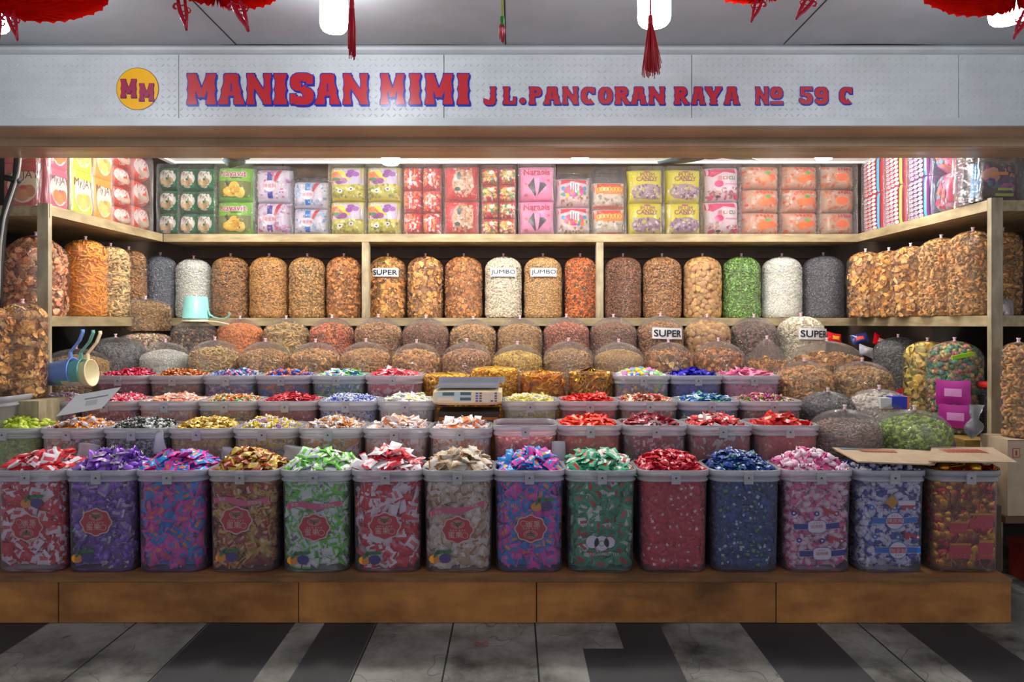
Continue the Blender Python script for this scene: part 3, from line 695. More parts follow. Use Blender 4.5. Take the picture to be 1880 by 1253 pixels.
def fill(parent_xyz, w, d, h, D, name, label, cat, Hh, seed, zmin=.012, individuals=0, group=None, ilabel=None, iname='wrapped_candy', rot=0, top_drop=.012, exclude_front=None, extra=None):
    rg = np.random.default_rng(seed); x0, y0, z0 = parent_xyz
    mats = mats_of(name, D); b = MB()
    L, Wd, Th = D['L'], D['W'], D['Th']; T = D['t']
    asp = .62; area = L*Wd*asp
    wi, di = w*.975-.003, d*.965-.003
    zt = h-top_drop
    # solid core keeps the gaps filled with the same wrappers in shade
    loft(b, [(rrect(wi-L*1.35,di-L*1.35,.03), max(.01,zmin)), (rrect(wi-L*1.35,di-L*1.35,.03), zt-L*.7)], 0, True, True)
    cm = MB(); 
    def put(P, Nn, jit):
        n = len(P); q = rg.integers(0, len(T), n); B = bases(Nn, jit, rg=rg); s = 1+.1*rg.normal(size=n)
        for i, tt in enumerate(T):
            k = q == i; b.many(tt, P[k], B[k], np.stack([L*s[k], Wd*s[k], Th*s[k]], 1))
    cov = D['cov']
    zs = zt-zmin
    n = int(4.4*cov*wi*zs/area); P = np.stack([rg.uniform(-wi/2+L*.3, wi/2-L*.3, n), -di/2+L*rg.uniform(.16,.6,n), rg.uniform(zmin+L*.18, zt-L*.1, n)], 1)
    P[:,1] += (np.abs(P[:,0])/(wi/2))**6*.03
    P[:,:2] *= (.955+.045*P[:,2:]/h); put(P, np.tile([0,-1.,0], (n,1)), .26)
    n = int(3.4*cov*di*zs/area)
    for s in (-1, 1):
        P = np.stack([s*(wi/2-L*rg.uniform(.2,.6,n)), rg.uniform(-di/2+L*.4, di/2-L*.3, n), rg.uniform(zmin+L*.25, zt-L*.1, n)], 1)
        P[:,:2] *= (.95+.05*P[:,2:]/h); put(P, np.tile([float(s),0,0], (n,1)), .24)
    n = int(3.0*cov*w*d/area); u, v = rg.uniform(-1,1,n), rg.uniform(-1,1,n)
    P = np.stack([u*(wi/2-L*.22), v*(di/2-L*.22), zt+heap_z(u,v,Hh,seed)-L*rg.uniform(.1,.6,n)], 1)
    put(P, np.tile([0,0,1.], (n,1)), .38)
    if Hh > .03:
        uu = np.linspace(-1,1,9); V = []; fs = []
        for i in range(9):
            for j in range(9): V.append((uu[i]*(wi/2-L*.3), uu[j]*(di/2-L*.3), zt+float(heap_z(uu[i],uu[j],Hh,seed))-L*.45))
        for i in range(8):
            for j in range(8): fs.append((i*9+j,(i+1)*9+j,(i+1)*9+j+1,i*9+j+1))
        b.add(V, fs, 0)
    for k, A in enumerate(b.v):                      # wrappers press flat against the tub wall
        t_ = np.interp(A[:,2], [0,.012,h*.5,h], [.95,.96,.975,.995]); a_, b_ = w/2*t_-.0015, d/2*t_-.0062
        q_ = ((np.abs(A[:,0])/a_)**6+(np.abs(A[:,1])/b_)**6)**(1/6); m_ = (q_ > 1) & (A[:,2] < h+.002)
        A[m_,0] /= q_[m_]; A[m_,1] /= q_[m_]; A[:,2] = np.maximum(A[:,2], .001)
    o = b.obj(cat[0], mats, None, loc=(x0,y0,z0), rot=rot); tag(o, label, cat[1], group and group+' and their filling', 'stuff')
    if individuals:
        vs = []
        for i, tt in enumerate(T):
            V = np.array(tt[0])*np.array([L, Wd, Th]); m = MB().add(V, tt[1], tt[2]); vs.append(m.mesh(iname+'_mesh', mats))
        gx = int(math.ceil(math.sqrt(individuals*w/d))); gy = int(math.ceil(individuals/gx))
        for i in range(gx):
            for j in range(gy):
                u = (i+.5+rg.uniform(-.38,.38))/gx*2-1; v = (j+.5+rg.uniform(-.38,.38))/gy*2-1
                B = bases(np.array([[.3*u,.35*v-.15,1.]]), .3, rg=rg)[0]
                c = link(iname, vs[rg.integers(len(vs))]); s = 1.02+.1*rg.normal()
                p = np.array([u*(wi/2-L*.14), v*(di/2-L*.2), zt+float(heap_z(u,v,Hh,seed))+L*.07])
                p = rotz(rot)@p
                import mathutils
                Mx = mathutils.Matrix([[*(B[r]*s), p[r]+(x0,y0,z0)[r]] for r in range(3)]+[[0,0,0,1]])
                c.matrix_world = Mx
                tag(c, ilabel, 'candy', group)
    return o
def ring(rx, rz, n=24, f=lambda a: 1): return [(rx*f(2*pi*i/n)*cos(2*pi*i/n), rz*f(2*pi*i/n)*sin(2*pi*i/n)) for i in range(n)]
def flat(b, pts, y, mi, ox=0, oz=0):
    b.add([(p[0]+ox, y, p[1]+oz) for p in pts], [tuple(range(len(pts)))], mi)
def ftext(b, s, size, y, mi, ox, oz, bold=0, rot=0, sx=1):
    V, fs = text2d(s, size, bold=bold); c, q = cos(rot), sin(rot)
    b.add([(ox+sx*(v[0]*c-v[1]*q), y, oz+v[0]*q+v[1]*c) for v in V], fs, mi)
BADGE = [M('badge_red', (206,34,48), .45), M('badge_cream', (236,214,196), .5), M('badge_green', (40,140,60), .5), M('badge_plum', (72,52,140), .5), M('badge_orange', (246,160,30), .5), M('badge_pink_band', (226,100,140), .5)]
def badge(parent, x, z, y, flip=False, fruit=None, band=None, s=1.0):
    b = MB(); sc = lambda a: 1+.055*cos(8*a)
    f = -1 if flip else 1
    flat(b, ring(.0375*s, .0325*s, 64, sc), y, 1, x, z); flat(b, ring(.0345*s, .0295*s, 64, sc), y-.0004, 0, x, z)
    zc = z+f*.0135*s
    flat(b, ring(.0165*s, .0095*s, 28), y-.0008, 1, x, zc); flat(b, ring(.0153*s, .0083*s, 28), y-.0012, 0, x, zc)
    flat(b, ring(.0125*s, .0066*s, 28), y-.0014, 1, x, zc); flat(b, ring(.0115*s, .0056*s, 28), y-.0016, 0, x, zc)
    for pts in ([(-.015,.0075),(-.009,.0072),(.0015,-.001),(.0015,-.007),(-.0015,-.007),(-.0035,-.002)], [(.015,.0075),(.009,.0072),(-.0015,-.001),(-.0015,-.007),(.0015,-.007),(.0035,-.002)]):
        flat(b, [(p[0]*s, p[1]*s*f) for p in (pts if f > 0 else pts[::-1])], y-.0020, 2, x, zc)
    rt = pi if flip else 0
    ftext(b, '· 蜜 蜜 果 · 蜜 果 蜜 ·', .0048*s, y-.0012, 1, x, z-f*.001*s, 0, rt)
    ftext(b, '蜜果', .0175*s, y-.0012, 1, x-f*.006*s, z-f*.0125*s, .0003, rt)
    flat(b, ring(.0078*s, .0072*s, 16), y-.0012, 1, x+f*.0175*s, z-f*.0125*s); flat(b, ring(.0066*s, .006*s, 16), y-.0016, 0, x+f*.0175*s, z-f*.0125*s)
    flat(b, [(.013,-.010),(.017,-.0065),(.0205,-.007),(.017,-.011)][::1] if not flip else [(-.013,.010),(-.017,.0065),(-.0205,.007),(-.017,.011)], y-.002, 2, x, z)
    b.obj('printed_badge', BADGE, parent, smooth=False)
    if fruit:
        fx, fz = fruit; b = MB()
        flat(b, ring(.021,.017,20), y, 4, fx-.028, fz-.006); flat(b, ring(.023,.018,20), y-.0004, 3, fx+.012, fz-.004)
        for ox, oz, a in ((-.022,.014,1.0),(-.006,.020,.3),(.022,.022,.1)):
            pts = [(.018*cos(q)*cos(a)-.007*sin(q)*sin(a), .018*cos(q)*sin(a)+.007*sin(q)*cos(a)) for q in np.linspace(0, 2*pi, 14)[:-1]]
            flat(b, pts, y-.0008, 2, fx+ox, fz+oz)
        b.obj('printed_fruit', BADGE, parent, smooth=False)
    if band:
        b = MB(); z0, z1 = band; pts = []
        xs = np.linspace(-.105, .105, 12)
        V = [(q, y, z0+(z1-z0)*(i/11)+.008*sin(i*.8)) for i, q in enumerate(xs)]+[(q, y, z0+(z1-z0)*(i/11)+.022+.006*sin(i*.7)) for i, q in enumerate(xs)]
        b.add(V, [(i, i+1, 13+i, 12+i) for i in range(11)], 5)
        ftext(b, '蜜果', .014, y-.0005, 1, -.075, z0+.017); ftext(b, '蜜蜜果果', .014, y-.0005, 1, .05, z1+.008)
        b.obj('printed_band', BADGE, parent, smooth=False)

WHITE, CREAM = (236,234,240), (232,222,200)
front = [
 (49, 'red and white pillow wrapped candy', design(SA,.05,[(214,40,52),(236,230,236),(222,60,70),(240,236,240),(238,228,232)],[(206,26,40)],[(240,236,240),(226,90,100)],cov=1.05), dict(flip=True, x=-.005, z=.165, fruit=(.02,.262)), 20),
 (179, 'lilac foil twist candy', design(TW+SA[:1],.05,[(150,92,206),(126,76,188),(168,120,216),(142,104,190)],[(140,84,200),(196,190,204)],[(120,110,100),(180,176,190)],metal=.25), dict(x=-.01, z=.185, fruit=(-.055,.052)), 26),
 (309, 'blue pink and orange pillow candy', design(SA,.043,[(30,138,214),(226,70,176),(24,120,206),(234,80,180),(40,150,220)],[(232,70,176),(226,60,170)],[(240,140,50),(30,140,214)]), None, 28),
 (442, 'gold red and brown wrapped candy', design(SA,.038,[(196,160,60),(176,44,40),(206,170,70),(140,80,40),(214,190,110)],[(196,164,50),(150,44,40)],[(220,200,160),(190,70,50)],metal=.2), dict(x=-.02, z=.192, fruit=(-.05,.055), band=(.255,.25)), 30),
 (576, 'white and lime green wrapped candy', design(SA+SL,.044,[(226,232,230),(110,206,50),(236,238,240),(214,226,224)],[(96,200,40),(128,214,70)],[(150,110,150),(230,234,236),(110,206,60)],cov=1.1), dict(x=.0, z=.165, fruit=(-.055,.045), band=(.235,.24)), 28),
 (708, 'red and white slim wrapped candy', design(SA+SL,.052,[(222,40,56),(238,232,236),(236,228,232),(214,36,50)],[(214,30,46),(236,228,232)],[(230,120,130),(238,232,236)]), dict(x=-.005, z=.17, fruit=(-.055,.045)), 24),
 (840, 'cream and brown nougat candy', design(SQ,.042,[(226,216,200),(206,190,164),(232,226,216),(196,172,136)],[(180,130,80),(214,196,170)],[(236,232,226),(210,196,176)],rough=.5), dict(x=.0, z=.155, fruit=(-.06,.05), band=(.205,.24)), 32),
 (972, 'blue and hot pink pillow candy', design(SA,.04,[(36,140,216),(232,76,180),(28,126,208),(226,66,172)],[(236,80,184),(36,140,216)],[(242,150,50),(50,150,220),(236,80,184)]), dict(flip=True, x=.005, z=.16, fruit=(.055,.25)), 30),
 (1105, 'green white and red fruit candy', design(SA,.044,[(60,160,116),(72,176,130),(222,226,222),(48,140,100)],[(56,158,112),(64,170,124)],[(214,52,52),(228,224,220),(190,44,44)]), 'green', 26),
 (1240, 'small red wrapped candy with white print', design(SQ,.029,[(206,34,58),(190,26,48),(216,50,72),(200,40,60)],[(196,30,52)],[(232,226,230),(206,34,58),(200,40,60),(196,30,52)]), None, 34),
 (1373, 'small dark blue wrapped candy', design(SQ,.03,[(34,62,140),(28,50,120),(44,84,160),(24,44,104)],[(30,90,130),(34,60,130)],[(206,214,226),(90,170,80),(34,62,140),(28,50,120)],metal=.2), None, 34),
 (1506, 'pink and white rounded twist candy', design(TW[:1],.044,[(240,214,226),(236,110,168),(244,228,236),(238,190,212)],[(240,206,222),(228,80,148)],None,cov=1.1,W=.046,Th=.05), 'pinklabel', 30),
 (1641, 'blue and white twist candy', design(TW[:1],.042,[(226,226,240),(70,80,180),(214,216,238),(232,232,244)],[(60,70,170),(222,224,240)],None,cov=1.1,W=.044,Th=.046), 'bluelabel', 14),
 (1780, 'gold foil block', design(BL+BA,.046,[(214,150,30),(228,170,44),(190,120,24),(196,40,40)],None,None,rough=.28,metal=.75,cov=.9), 'gold', 10),
]
ORD = ['first', 'second', 'third', 'fourth', 'fifth', 'sixth', 'seventh', 'eighth', 'ninth', 'tenth', 'eleventh', 'twelfth', 'thirteenth', 'fourteenth']
YF = 2.6; DF = .215; WF = .262; HF = .39
m_lblue, m_lnavy, m_lred, m_lwhite, m_lgreen, m_lgold = M('label_blue',(20,120,210),.4), M('label_navy',(44,44,150),.4), M('label_red',(206,36,60),.4), M('label_white',(236,232,238),.5), M('label_green',(40,130,96),.5), M('label_gold',(220,160,40),.3,.7)
LM = [m_lblue, m_lnavy, m_lred, m_lwhite, m_lgreen, m_lgold]
for i, (px, desc, D, bd, nind) in enumerate(front):
    kq = 1.25 if i in (0,1,2,3,4,5,6,7,8) else (1.12 if i < 13 else 1.0)
    D = dict(D, L=D['L']*kq, W=D['W']*kq, Th=D['Th']*kq)
    x = PX(px, YF); y = YF+DF/2; z = .170
    descs = desc[:-1]+'ies' if desc.endswith('candy') else desc+'s'
    if 'candy with' in desc: descs = 'small red candies with white print'
    lab = f'tall frosted tub of {descs}, {ORD[i]} in the front row'
    tub(x, y, z, WF, DF, HF, lab, 'tall frosted tubs in the front row')
    twist = 'twist' in desc
    nm = 'twist_candy' if twist else ('foil_block' if i == 13 else 'wrapped_candy')
    f = fill((x, y, z+.006), WF, DF, HF-.006, D, nm, f'{descs} packed inside the {ORD[i]} front tub', ('candy_filling', 'candies'), .062 if i < 12 else .014, 100+i, individuals=nind,
         group=f'{descs} heaped on the {ORD[i]} front tub', ilabel=f'{desc} heaped on the {ORD[i]} front tub', iname=nm)
    f['group'] = 'candy packed inside the front tubs'
    yb = -DF/2+.0068
    if isinstance(bd, dict): badge(f, bd['x'], bd['z'], yb, bd.get('flip', False), bd.get('fruit'), bd.get('band'), 1.6)
    elif bd == 'green':
        b = MB(); ftext(b, 'MANISAN BUTTER', .0165, yb, 3, 0, .062, .0006); ftext(b, 'MANISAN BUTTER', .009, yb, 4, 0, .05, .0003)
        for cx, cz, r in ((-.035,.11,.026),(.03,.108,.022),(.0,.104,.03)):
            flat(b, ring(r, r, 24), yb-.0003-abs(cx)*.0, 4, cx, cz); flat(b, ring(r*.95, r*.95, 24), yb-.0008, 3, cx, cz)
        flat(b, ring(.011,.011,18), yb-.0012, 4, 0, .104); flat(b, ring(.009,.009,18), yb-.0016, 3, 0, .104)
        for cx in (-.04, .0, .045): flat(b, [(cx-.018,.142),(cx-.004,.15),(cx+.012,.146),(cx-.002,.136)][::-1], yb-.0016, 4)
        b.obj('printed_fruit', LM, f, smooth=False)
    elif bd in ('pinklabel', 'bluelabel'):
        blue = bd == 'bluelabel'; b = MB()
        for zc, xo, fl in (((.165,.006,0),(.068,.016,1)) if blue else ((.146,-.008,0),(.056,.008,0))):
            rt = pi if fl else (.05 if not blue else 0)
            for s in (-1, 1):
                q = [(xo+s*.028, zc-.011), (xo+s*.069, zc-.011+(.006 if s > 0 and not fl else 0)), (xo+s*.069, zc+.011+(.006 if s > 0 and not fl else 0)), (xo+s*.028, zc+.011)]
                flat(b, [(p[0]*1.0, p[1]) for p in q], yb, 3); flat(b, [(p[0], zc+(p[1]-zc)*.86) for p in q], yb-.0003, 0 if blue else 1)
            if blue:
                flat(b, ring(.029,.029,30), yb-.0006, 0, xo, zc); flat(b, ring(.0268,.0268,30), yb-.001, 3, xo, zc)
                flat(b, [(-.024,-.0095),(.024,-.0095),(.024,.0095),(-.024,.0095)], yb-.0014, 2, xo, zc)
                ftext(b, '陳皮梅', .0155, yb-.002, 3, xo, zc, .0004, rt)
                ftext(b, '★ ★ ★', .0065, yb-.0016, 2, xo, zc+(-1 if fl else 1)*.0165, 0, rt)
            else:
                sq = lambda a: 1+.09*cos(4*a+pi)
                flat(b, ring(.031,.023,40,sq), yb-.0006, 1, xo, zc); flat(b, ring(.0295,.0215,40,sq), yb-.001, 3, xo, zc)
                ftext(b, '話梅糖', .0125, yb-.0014, 2, xo, zc, .0003, rt); ftext(b, '★ ★ ★', .006, yb-.0014, 2, xo, zc+.012, 0, rt)
            for ax, az, t in ((-.07,.045,'㊣'),(.06,.043,'⊕'),(.0,.043,'糖')):
                flat(b, ring(.0085,.0085,14), yb, 0 if blue else 1, xo+ax, zc+az); flat(b, ring(.0045,.0045,4), yb-.0004, 3, xo+ax, zc+az)
            flat(b, [(-.006,-.009),(.006,-.009),(.006,.009),(-.006,.009)], yb, 2, xo+.028, zc+.044)
            flat(b, [(.02,.062),(.066,.047),(.066,.036),(.02,.051)][::-1], yb-.0003, 2, xo, zc)
        b.obj('printed_label', LM, f, smooth=False).scale = (1.25, 1, 1.15)
        if blue:
            b = MB(); flat(b, [(-.03,.262),(-.005,.29),(.02,.262),(-.002,.235)][::-1], yb-.001, 5); b.box((.02,yb-.002,.25), (.085,yb+.004,.268), 3)
            b.obj('gold_wrapper_square', LM, f, smooth=False)
    elif bd == 'gold':
        b = MB()
        for (cx, cz, a, c) in ((-.035,.165,.07,.045),(.05,.19,.09,.06),(-.03,.075,.08,.06),(.068,.08,.055,.075)):
            b.box((cx-a/2,yb+.002,cz-c/2), (cx+a/2,yb+.03,cz+c/2), 2); b.box((cx-a/2,yb-.002,cz+c*.36), (cx+a/2,yb,cz+c/2), 5)
            for k in range(5): b.box((cx-a*.4+k*a*.2-.002,yb-.001,cz-c*.3),(cx-a*.4+k*a*.2+.002,yb,cz-c*.24), 5)
        b.obj('red_gift_box', LM, f, smooth=False)

# rear rows: (row, px0, px1, design, description, heap, zoff)
def rowtub(px0, px1, Y, zr, D, desc, where, seed, Hh=.045, d=.215, h=.39, top_drop=.012, lab=None, zmin=.2):
    w = (px1-px0)*Y/F-.014; x = PX((px0+px1)/2, Y); y = Y+d/2; z = zr-h
    tub(x, y, z, w, d, h, lab or f'frosted tub of {desc}, {where[7:]}', where.split(',')[0].replace('in the ', 'tubs in the '), False)
    o = fill((x, y, z+.006), w, d, h-.006, D, 'rear_candy', f'heap of {desc}, {where[7:]}', ('candy_heap', 'candies'), Hh, seed, zmin=zmin, top_drop=top_drop)
    o['group'] = 'candy heaped in the rear tubs'
row2 = [
 (-52,66,design(SL+EL,.03,[(170,190,40),(190,206,60),(150,170,40),(206,214,90)],None,None),'olive green candies','at the left edge'),
 (66,183,design(SL+TW,.04,[(240,150,40),(232,228,236),(120,70,40),(226,150,60),(214,200,220)],[(236,150,40),(232,230,236)],None),'orange white and brown sticks','below the scoops'),
 (183,303,design(TW,.028,[(40,42,40),(226,230,232),(60,64,60),(214,218,216),(90,96,70)],[(230,232,234),(36,40,36)],None),'black and white candies','third from the left'),
 (303,422,design(SQ,.03,[(206,170,60),(222,190,90),(190,150,50),(226,204,130)],None,[(226,206,130),(180,130,50)],metal=.35),'gold wrapped candies','beside the black and white ones'),
 (422,543,design(TW,.038,[(236,206,60),(230,226,236),(190,150,190),(240,216,80)],[(240,214,60),(232,228,238)],None),'yellow and white twist candies','fifth from the left'),
 (543,663,design(TW+SA,.042,[(236,236,240),(232,150,50),(228,222,224),(214,130,40)],[(236,232,236),(226,200,170)],[(236,160,60),(230,226,226)]),'white and amber candies','left of centre'),
 (663,785,design(SA,.05,[(240,150,90),(238,236,238),(244,170,110),(236,228,226)],[(240,236,238)],[(246,130,60),(238,232,232)]),'orange and white sachets','left of the scale'),
 (785,903,design(SA,.052,[(246,160,110),(240,238,242),(246,140,70),(238,234,236)],[(238,238,244)],[(246,120,40),(240,234,234)]),'peach and white sachets','in front of the scale'),
 (905,1024,design(SA,.036,[(210,40,60),(222,60,70),(196,34,56)],None,[(236,200,120),(214,44,60)]),'low red packets','right of the scale'),
 (1025,1143,design(SA,.046,[(232,60,40),(240,76,50),(222,46,36)],None,[(240,190,110),(236,60,44),(232,60,40)]),'bright red-orange packets','middle of the right half'),
 (1144,1265,design(SA,.046,[(150,26,48),(176,36,58),(226,210,214),(140,24,44)],None,[(234,222,222),(150,26,48)]),'maroon and white packets','beside the red-orange packets'),
 (1266,1387,design(SA,.05,[(196,36,50),(230,214,206),(206,50,56),(176,30,44)],None,[(236,226,214),(200,40,50)]),'red and cream packets','second from its right end'),
 (1388,1510,design(SA,.062,[(206,36,40),(220,50,48),(190,28,36)],None,[(232,190,120),(206,36,40)]),'flat red packets','at its right end'),
]
for i, (a, b_, D, desc, where) in enumerate(row2):
    rowtub(a, b_, 2.863, .680 if i < 8 else .692, D, desc, 'in the second row, '+where, 200+i, .045 if i != 8 else .0, top_drop=.012 if i != 8 else .05)
row3 = [
 (30,138,design(TW,.02,[(238,214,226),(226,70,110),(240,228,234),(90,70,150)],[(238,226,232)],None),'tiny pink and white candies','below the blue scoop'),
 (138,248,design(TW,.026,[(226,50,84),(238,200,212),(216,40,70)],[(240,214,222),(226,60,90)],None),'crimson and pale pink candies','behind the white card'),
 (248,358,design(SA,.028,[(246,190,160),(240,236,236),(246,150,110)],None,[(246,130,80),(240,230,226)]),'peach and white candies','third from the left'),
 (358,468,design(TW,.024,[(240,130,50),(60,150,80),(238,232,220),(236,190,60)],[(238,230,226),(240,120,40)],None),'orange and green candies','fourth from the left'),
 (468,580,design(SQ,.026,[(176,20,40),(196,30,50),(150,16,36)],None,[(200,40,60),(226,150,160)]),'dark red candies','fifth from the left'),
 (580,690,design(TW,.024,[(232,234,244),(60,90,190),(226,230,242)],[(238,240,246),(70,100,200)],None),'blue and white candies','left of centre'),
 (690,798,design(SA,.036,[(236,234,242),(226,226,238),(214,220,140),(238,236,242)],None,[(214,160,60),(206,220,120),(236,234,240)]),'white and lime candies','just left of the scale'),
 (920,1027,design(TW+SL,.03,[(236,226,140),(240,236,220),(230,214,90)],[(242,240,230),(238,228,120)],None),'pale yellow candies','just right of the scale'),
 (1028,1138,design(SA,.042,[(222,50,40),(232,66,50),(206,40,36)],None,[(226,90,60),(222,50,40)]),'vermilion packets','behind the red-orange packets'),
 (1138,1248,design(TW+SA,.032,[(200,40,50),(206,160,80),(236,226,216),(150,90,50)],[(230,210,180),(200,44,50)],None),'red gold and white candies','third from its right end'),
 (1250,1362,design(SA,.036,[(40,80,190),(50,150,90),(220,230,236),(30,110,180)],None,[(200,220,226),(40,120,80)]),'blue green and white candies','second from its right end'),
 (1363,1478,design(TW,.03,[(110,150,60),(160,40,150),(206,50,70),(232,222,210)],[(206,200,120),(190,60,140)],None),'green purple and red candies','at its right end'),
]
for i, (a, b_, D, desc, where) in enumerate(row3):
    rowtub(a, b_, 3.12, .765, D, desc, 'in the third row, '+where, 300+i, .036, zmin=.24)
row4 = [
 (168,268,design(TW,.036,[(196,24,60),(216,50,90),(176,20,50),(226,120,150)],None,None,metal=.35,rough=.25),'crimson foil candies','at its left end'),
 (268,367,design(TW,.034,[(190,104,44),(206,124,60),(170,84,34),(226,190,160)],None,None,metal=.4,rough=.25),'copper foil candies','beside the crimson ones'),
 (367,465,design(TW,.034,[(60,130,200),(206,90,150),(226,224,232),(150,60,80)],[(220,220,230),(70,140,210)],None,metal=.15),'blue pink and silver candies','third from the left'),
 (465,568,design(TW,.036,[(40,80,180),(226,110,50),(190,70,60),(50,100,200)],[(220,150,110),(60,90,180)],None,metal=.2),'blue and orange foil candies','fourth from the left'),
 (568,668,design(SA+SL,.036,[(60,170,100),(60,120,200),(226,230,232),(150,210,120)],None,[(226,232,230),(180,70,140)]),'green blue and white candies','fifth from the left'),
 (668,774,design(SL+SA,.04,[(216,44,70),(236,190,196),(226,60,80)],None,[(236,220,220),(214,50,70)]),'red and pink stick candies','left of the gold nuts'),
 (1130,1233,design(BA,.024,[(236,200,60),(80,150,220),(236,120,150),(240,236,240),(110,190,110),(190,110,200)],None,None,cov=.8),'pastel ball candies','right of the gold coins'),
 (1233,1330,design(SA,.05,[(40,34,170),(50,44,190),(30,26,140)],None,[(60,60,200),(40,34,170)],metal=.3,rough=.25),'royal blue foil packets','left of the pink packets'),
 (1331,1437,design(SA,.05,[(232,130,170),(238,150,186),(222,116,158)],None,[(236,150,186),(120,60,80)]),'rose pink packets','at its right end'),
]
for i, (a, b_, D, desc, where) in enumerate(row4):
    rowtub(a, b_, 3.43, .859, D, desc, 'in the fourth row, '+where, 400+i, .038, zmin=.22)
# ---------------------------------------------------------------- clear bags of snacks
m_film = film_mat('clear_bag_film')
m_film_short = film_mat('clear_bag_film_gathered', gloss=.07, haze=.065, strength=1.0)
m_film_grey = film_mat('smoky_bag_film', (222,226,232), .06, .05)
m_tie = M('pink_bag_tie', (226,190,194), .5)
CH = [T_chip(.22,9,.05,1), T_chip(.14,8,.05,2), T_chip(.3,10,.05,3)]
ST = [T_stick(.08), T_stick(.16), T_stick(.02)]
NUT = [T_ell(6,4,1,.62,.58,.7), T_ell(6,4,1,.7,.6,.8)]
RICE = [T_ell(5,4,1,.42,.4,.8)]
BEAN = [T_ell(6,5,1,.68,.5,.75)]
SEED = [T_ell(5,4,1,.5,.26,.9)]
ELB = [T_elbow(), T_elbow(6,5,2.0)]
def food(t, L, c, W=None, Th=None, cov=1, amp=.22, rough=.5, extra=()):
    cols = []
    for q in (c if isinstance(c, list) else [c]): cols += shades(q, 6 if not isinstance(c, list) else 3, amp)
    return dict(t=t, L=L, cols=cols+list(extra), W=W or L, Th=Th or L, cov=cov, rough=rough)
FOOD = {
 'gold_stick': food(ST,.022,(190,136,66),.009,.009), 'cream_stick': food(ST,.036,(212,178,116),.012,.012), 'brown_stick': food(ST,.034,(160,112,54),.011,.011),
 'orange_stick': food(ST,.050,(250,160,36),.010,.010,amp=.14), 'pink_chip': food(CH,.034,[(236,156,104),(240,172,126),(220,132,84)],rough=.45),
 'grey_flake': food(SEED,.013,(150,152,160),amp=.18), 'white_flake': food(SEED,.0115,(238,236,232),amp=.08), 'dark_flake': food(SEED,.014,(112,110,112),amp=.25),
 'tan_rice': food(RICE,.020,(192,150,88),.0085*1.6,.0085*1.6), 'nut_brown': food(NUT,.018,(190,144,76)), 'amber_chip': food(CH,.030,[(204,142,56),(188,122,44),(216,160,76)]),
 'amber_chip_big': food(CH,.034,[(208,150,72),(192,130,54),(220,168,98)]), 'amber_flake': food(CH,.022,[(198,130,52),(178,110,42),(208,148,72)]),
 'white_bean': food(BEAN,.015,(236,228,204),amp=.09), 'tan_bean': food(BEAN,.013,(206,164,100),amp=.15), 'orange_nut': food(NUT,.016,[(216,110,34),(226,130,44),(196,90,30)],extra=[(70,90,50)]),
 'brown_bean': food(NUT,.014,(146,92,60),amp=.2), 'brown_nut': food(NUT,.017,(176,126,72)), 'ball': food([T_ell(9,7)],.034,(206,158,96),amp=.12,cov=1.1),
 'green_pea': food(SEED,.018,[(118,166,66),(100,150,52),(136,182,84)],Th=.026), 'green_snack': food(BEAN,.022,[(140,170,40),(164,190,60),(120,150,34)]),
 'orange_pea': food([T_ell(7,5)],.014,(226,132,54),amp=.12,cov=1.1), 'pale_noodle': food(ST,.045,(206,170,106),.010,.010), 'red_nut': food(NUT,.014,[(184,100,66),(200,118,78),(166,84,54)]),
 'orange_red': food(NUT,.015,[(206,104,48),(216,120,60),(190,86,40)],extra=[(60,80,44)]), 'dark_ball': food([T_ell(7,5)],.020,(104,78,66),amp=.25,cov=1.1), 'elbow': food(ELB,.026,(206,152,84)),
 'elbow_fat': food(ELB,.032,(216,166,94),amp=.14), 'dark_mix': food(NUT,.022,[(84,60,60),(120,90,50),(56,42,44)],extra=[(200,150,60)]), 'pastel_mix': food([T_ell(7,5)],.014,[(206,150,130),(200,190,120),(214,180,170)]),
 'brown_seed': food(ST,.026,(150,124,106),.006,.006,amp=.25), 'plum': food(NUT,.024,(84,70,72),amp=.3), 'white_nut': food(BEAN,.020,(232,224,212),amp=.08), 'grey_seed': food(SEED,.018,(118,112,106),amp=.25),
 'yellow_seed': food(NUT,.014,(216,176,66)), 'potato_chip': food(CH,.052,[(226,196,90),(216,180,74),(232,206,120)]), 'curl': food(ELB,.028,(196,142,70)),
 'gold_almond': dict(t=[T_ell(9,7,1,.8,.8,.8)],L=.022,cols=[(236,176,20),(226,160,16),(244,190,40)],W=.022,Th=.022,cov=1.15,rough=.22,metal=.6),
 'gold_coin': dict(t=CO,L=.036,cols=[(240,176,24),(228,160,20),(232,140,36)],W=.036,Th=.036,cov=1.1,rough=.22,metal=.6),
 'gold_square': dict(t=[T_block(.5,.5,.14)],L=.034,cols=[(244,190,30),(232,170,24),(240,160,60)],W=.034,Th=.034,cov=1.1,rough=.2,metal=.6),
 'mixed_jelly': food([T_ell(7,5)],.024,[(70,120,90),(196,110,110),(200,170,90),(90,140,116)],amp=.15), 'black_bean': food(NUT,.02,(40,30,26),amp=.3),
 'wheat': food(RICE,.014,(206,166,100),.012,.012,amp=.15),
}
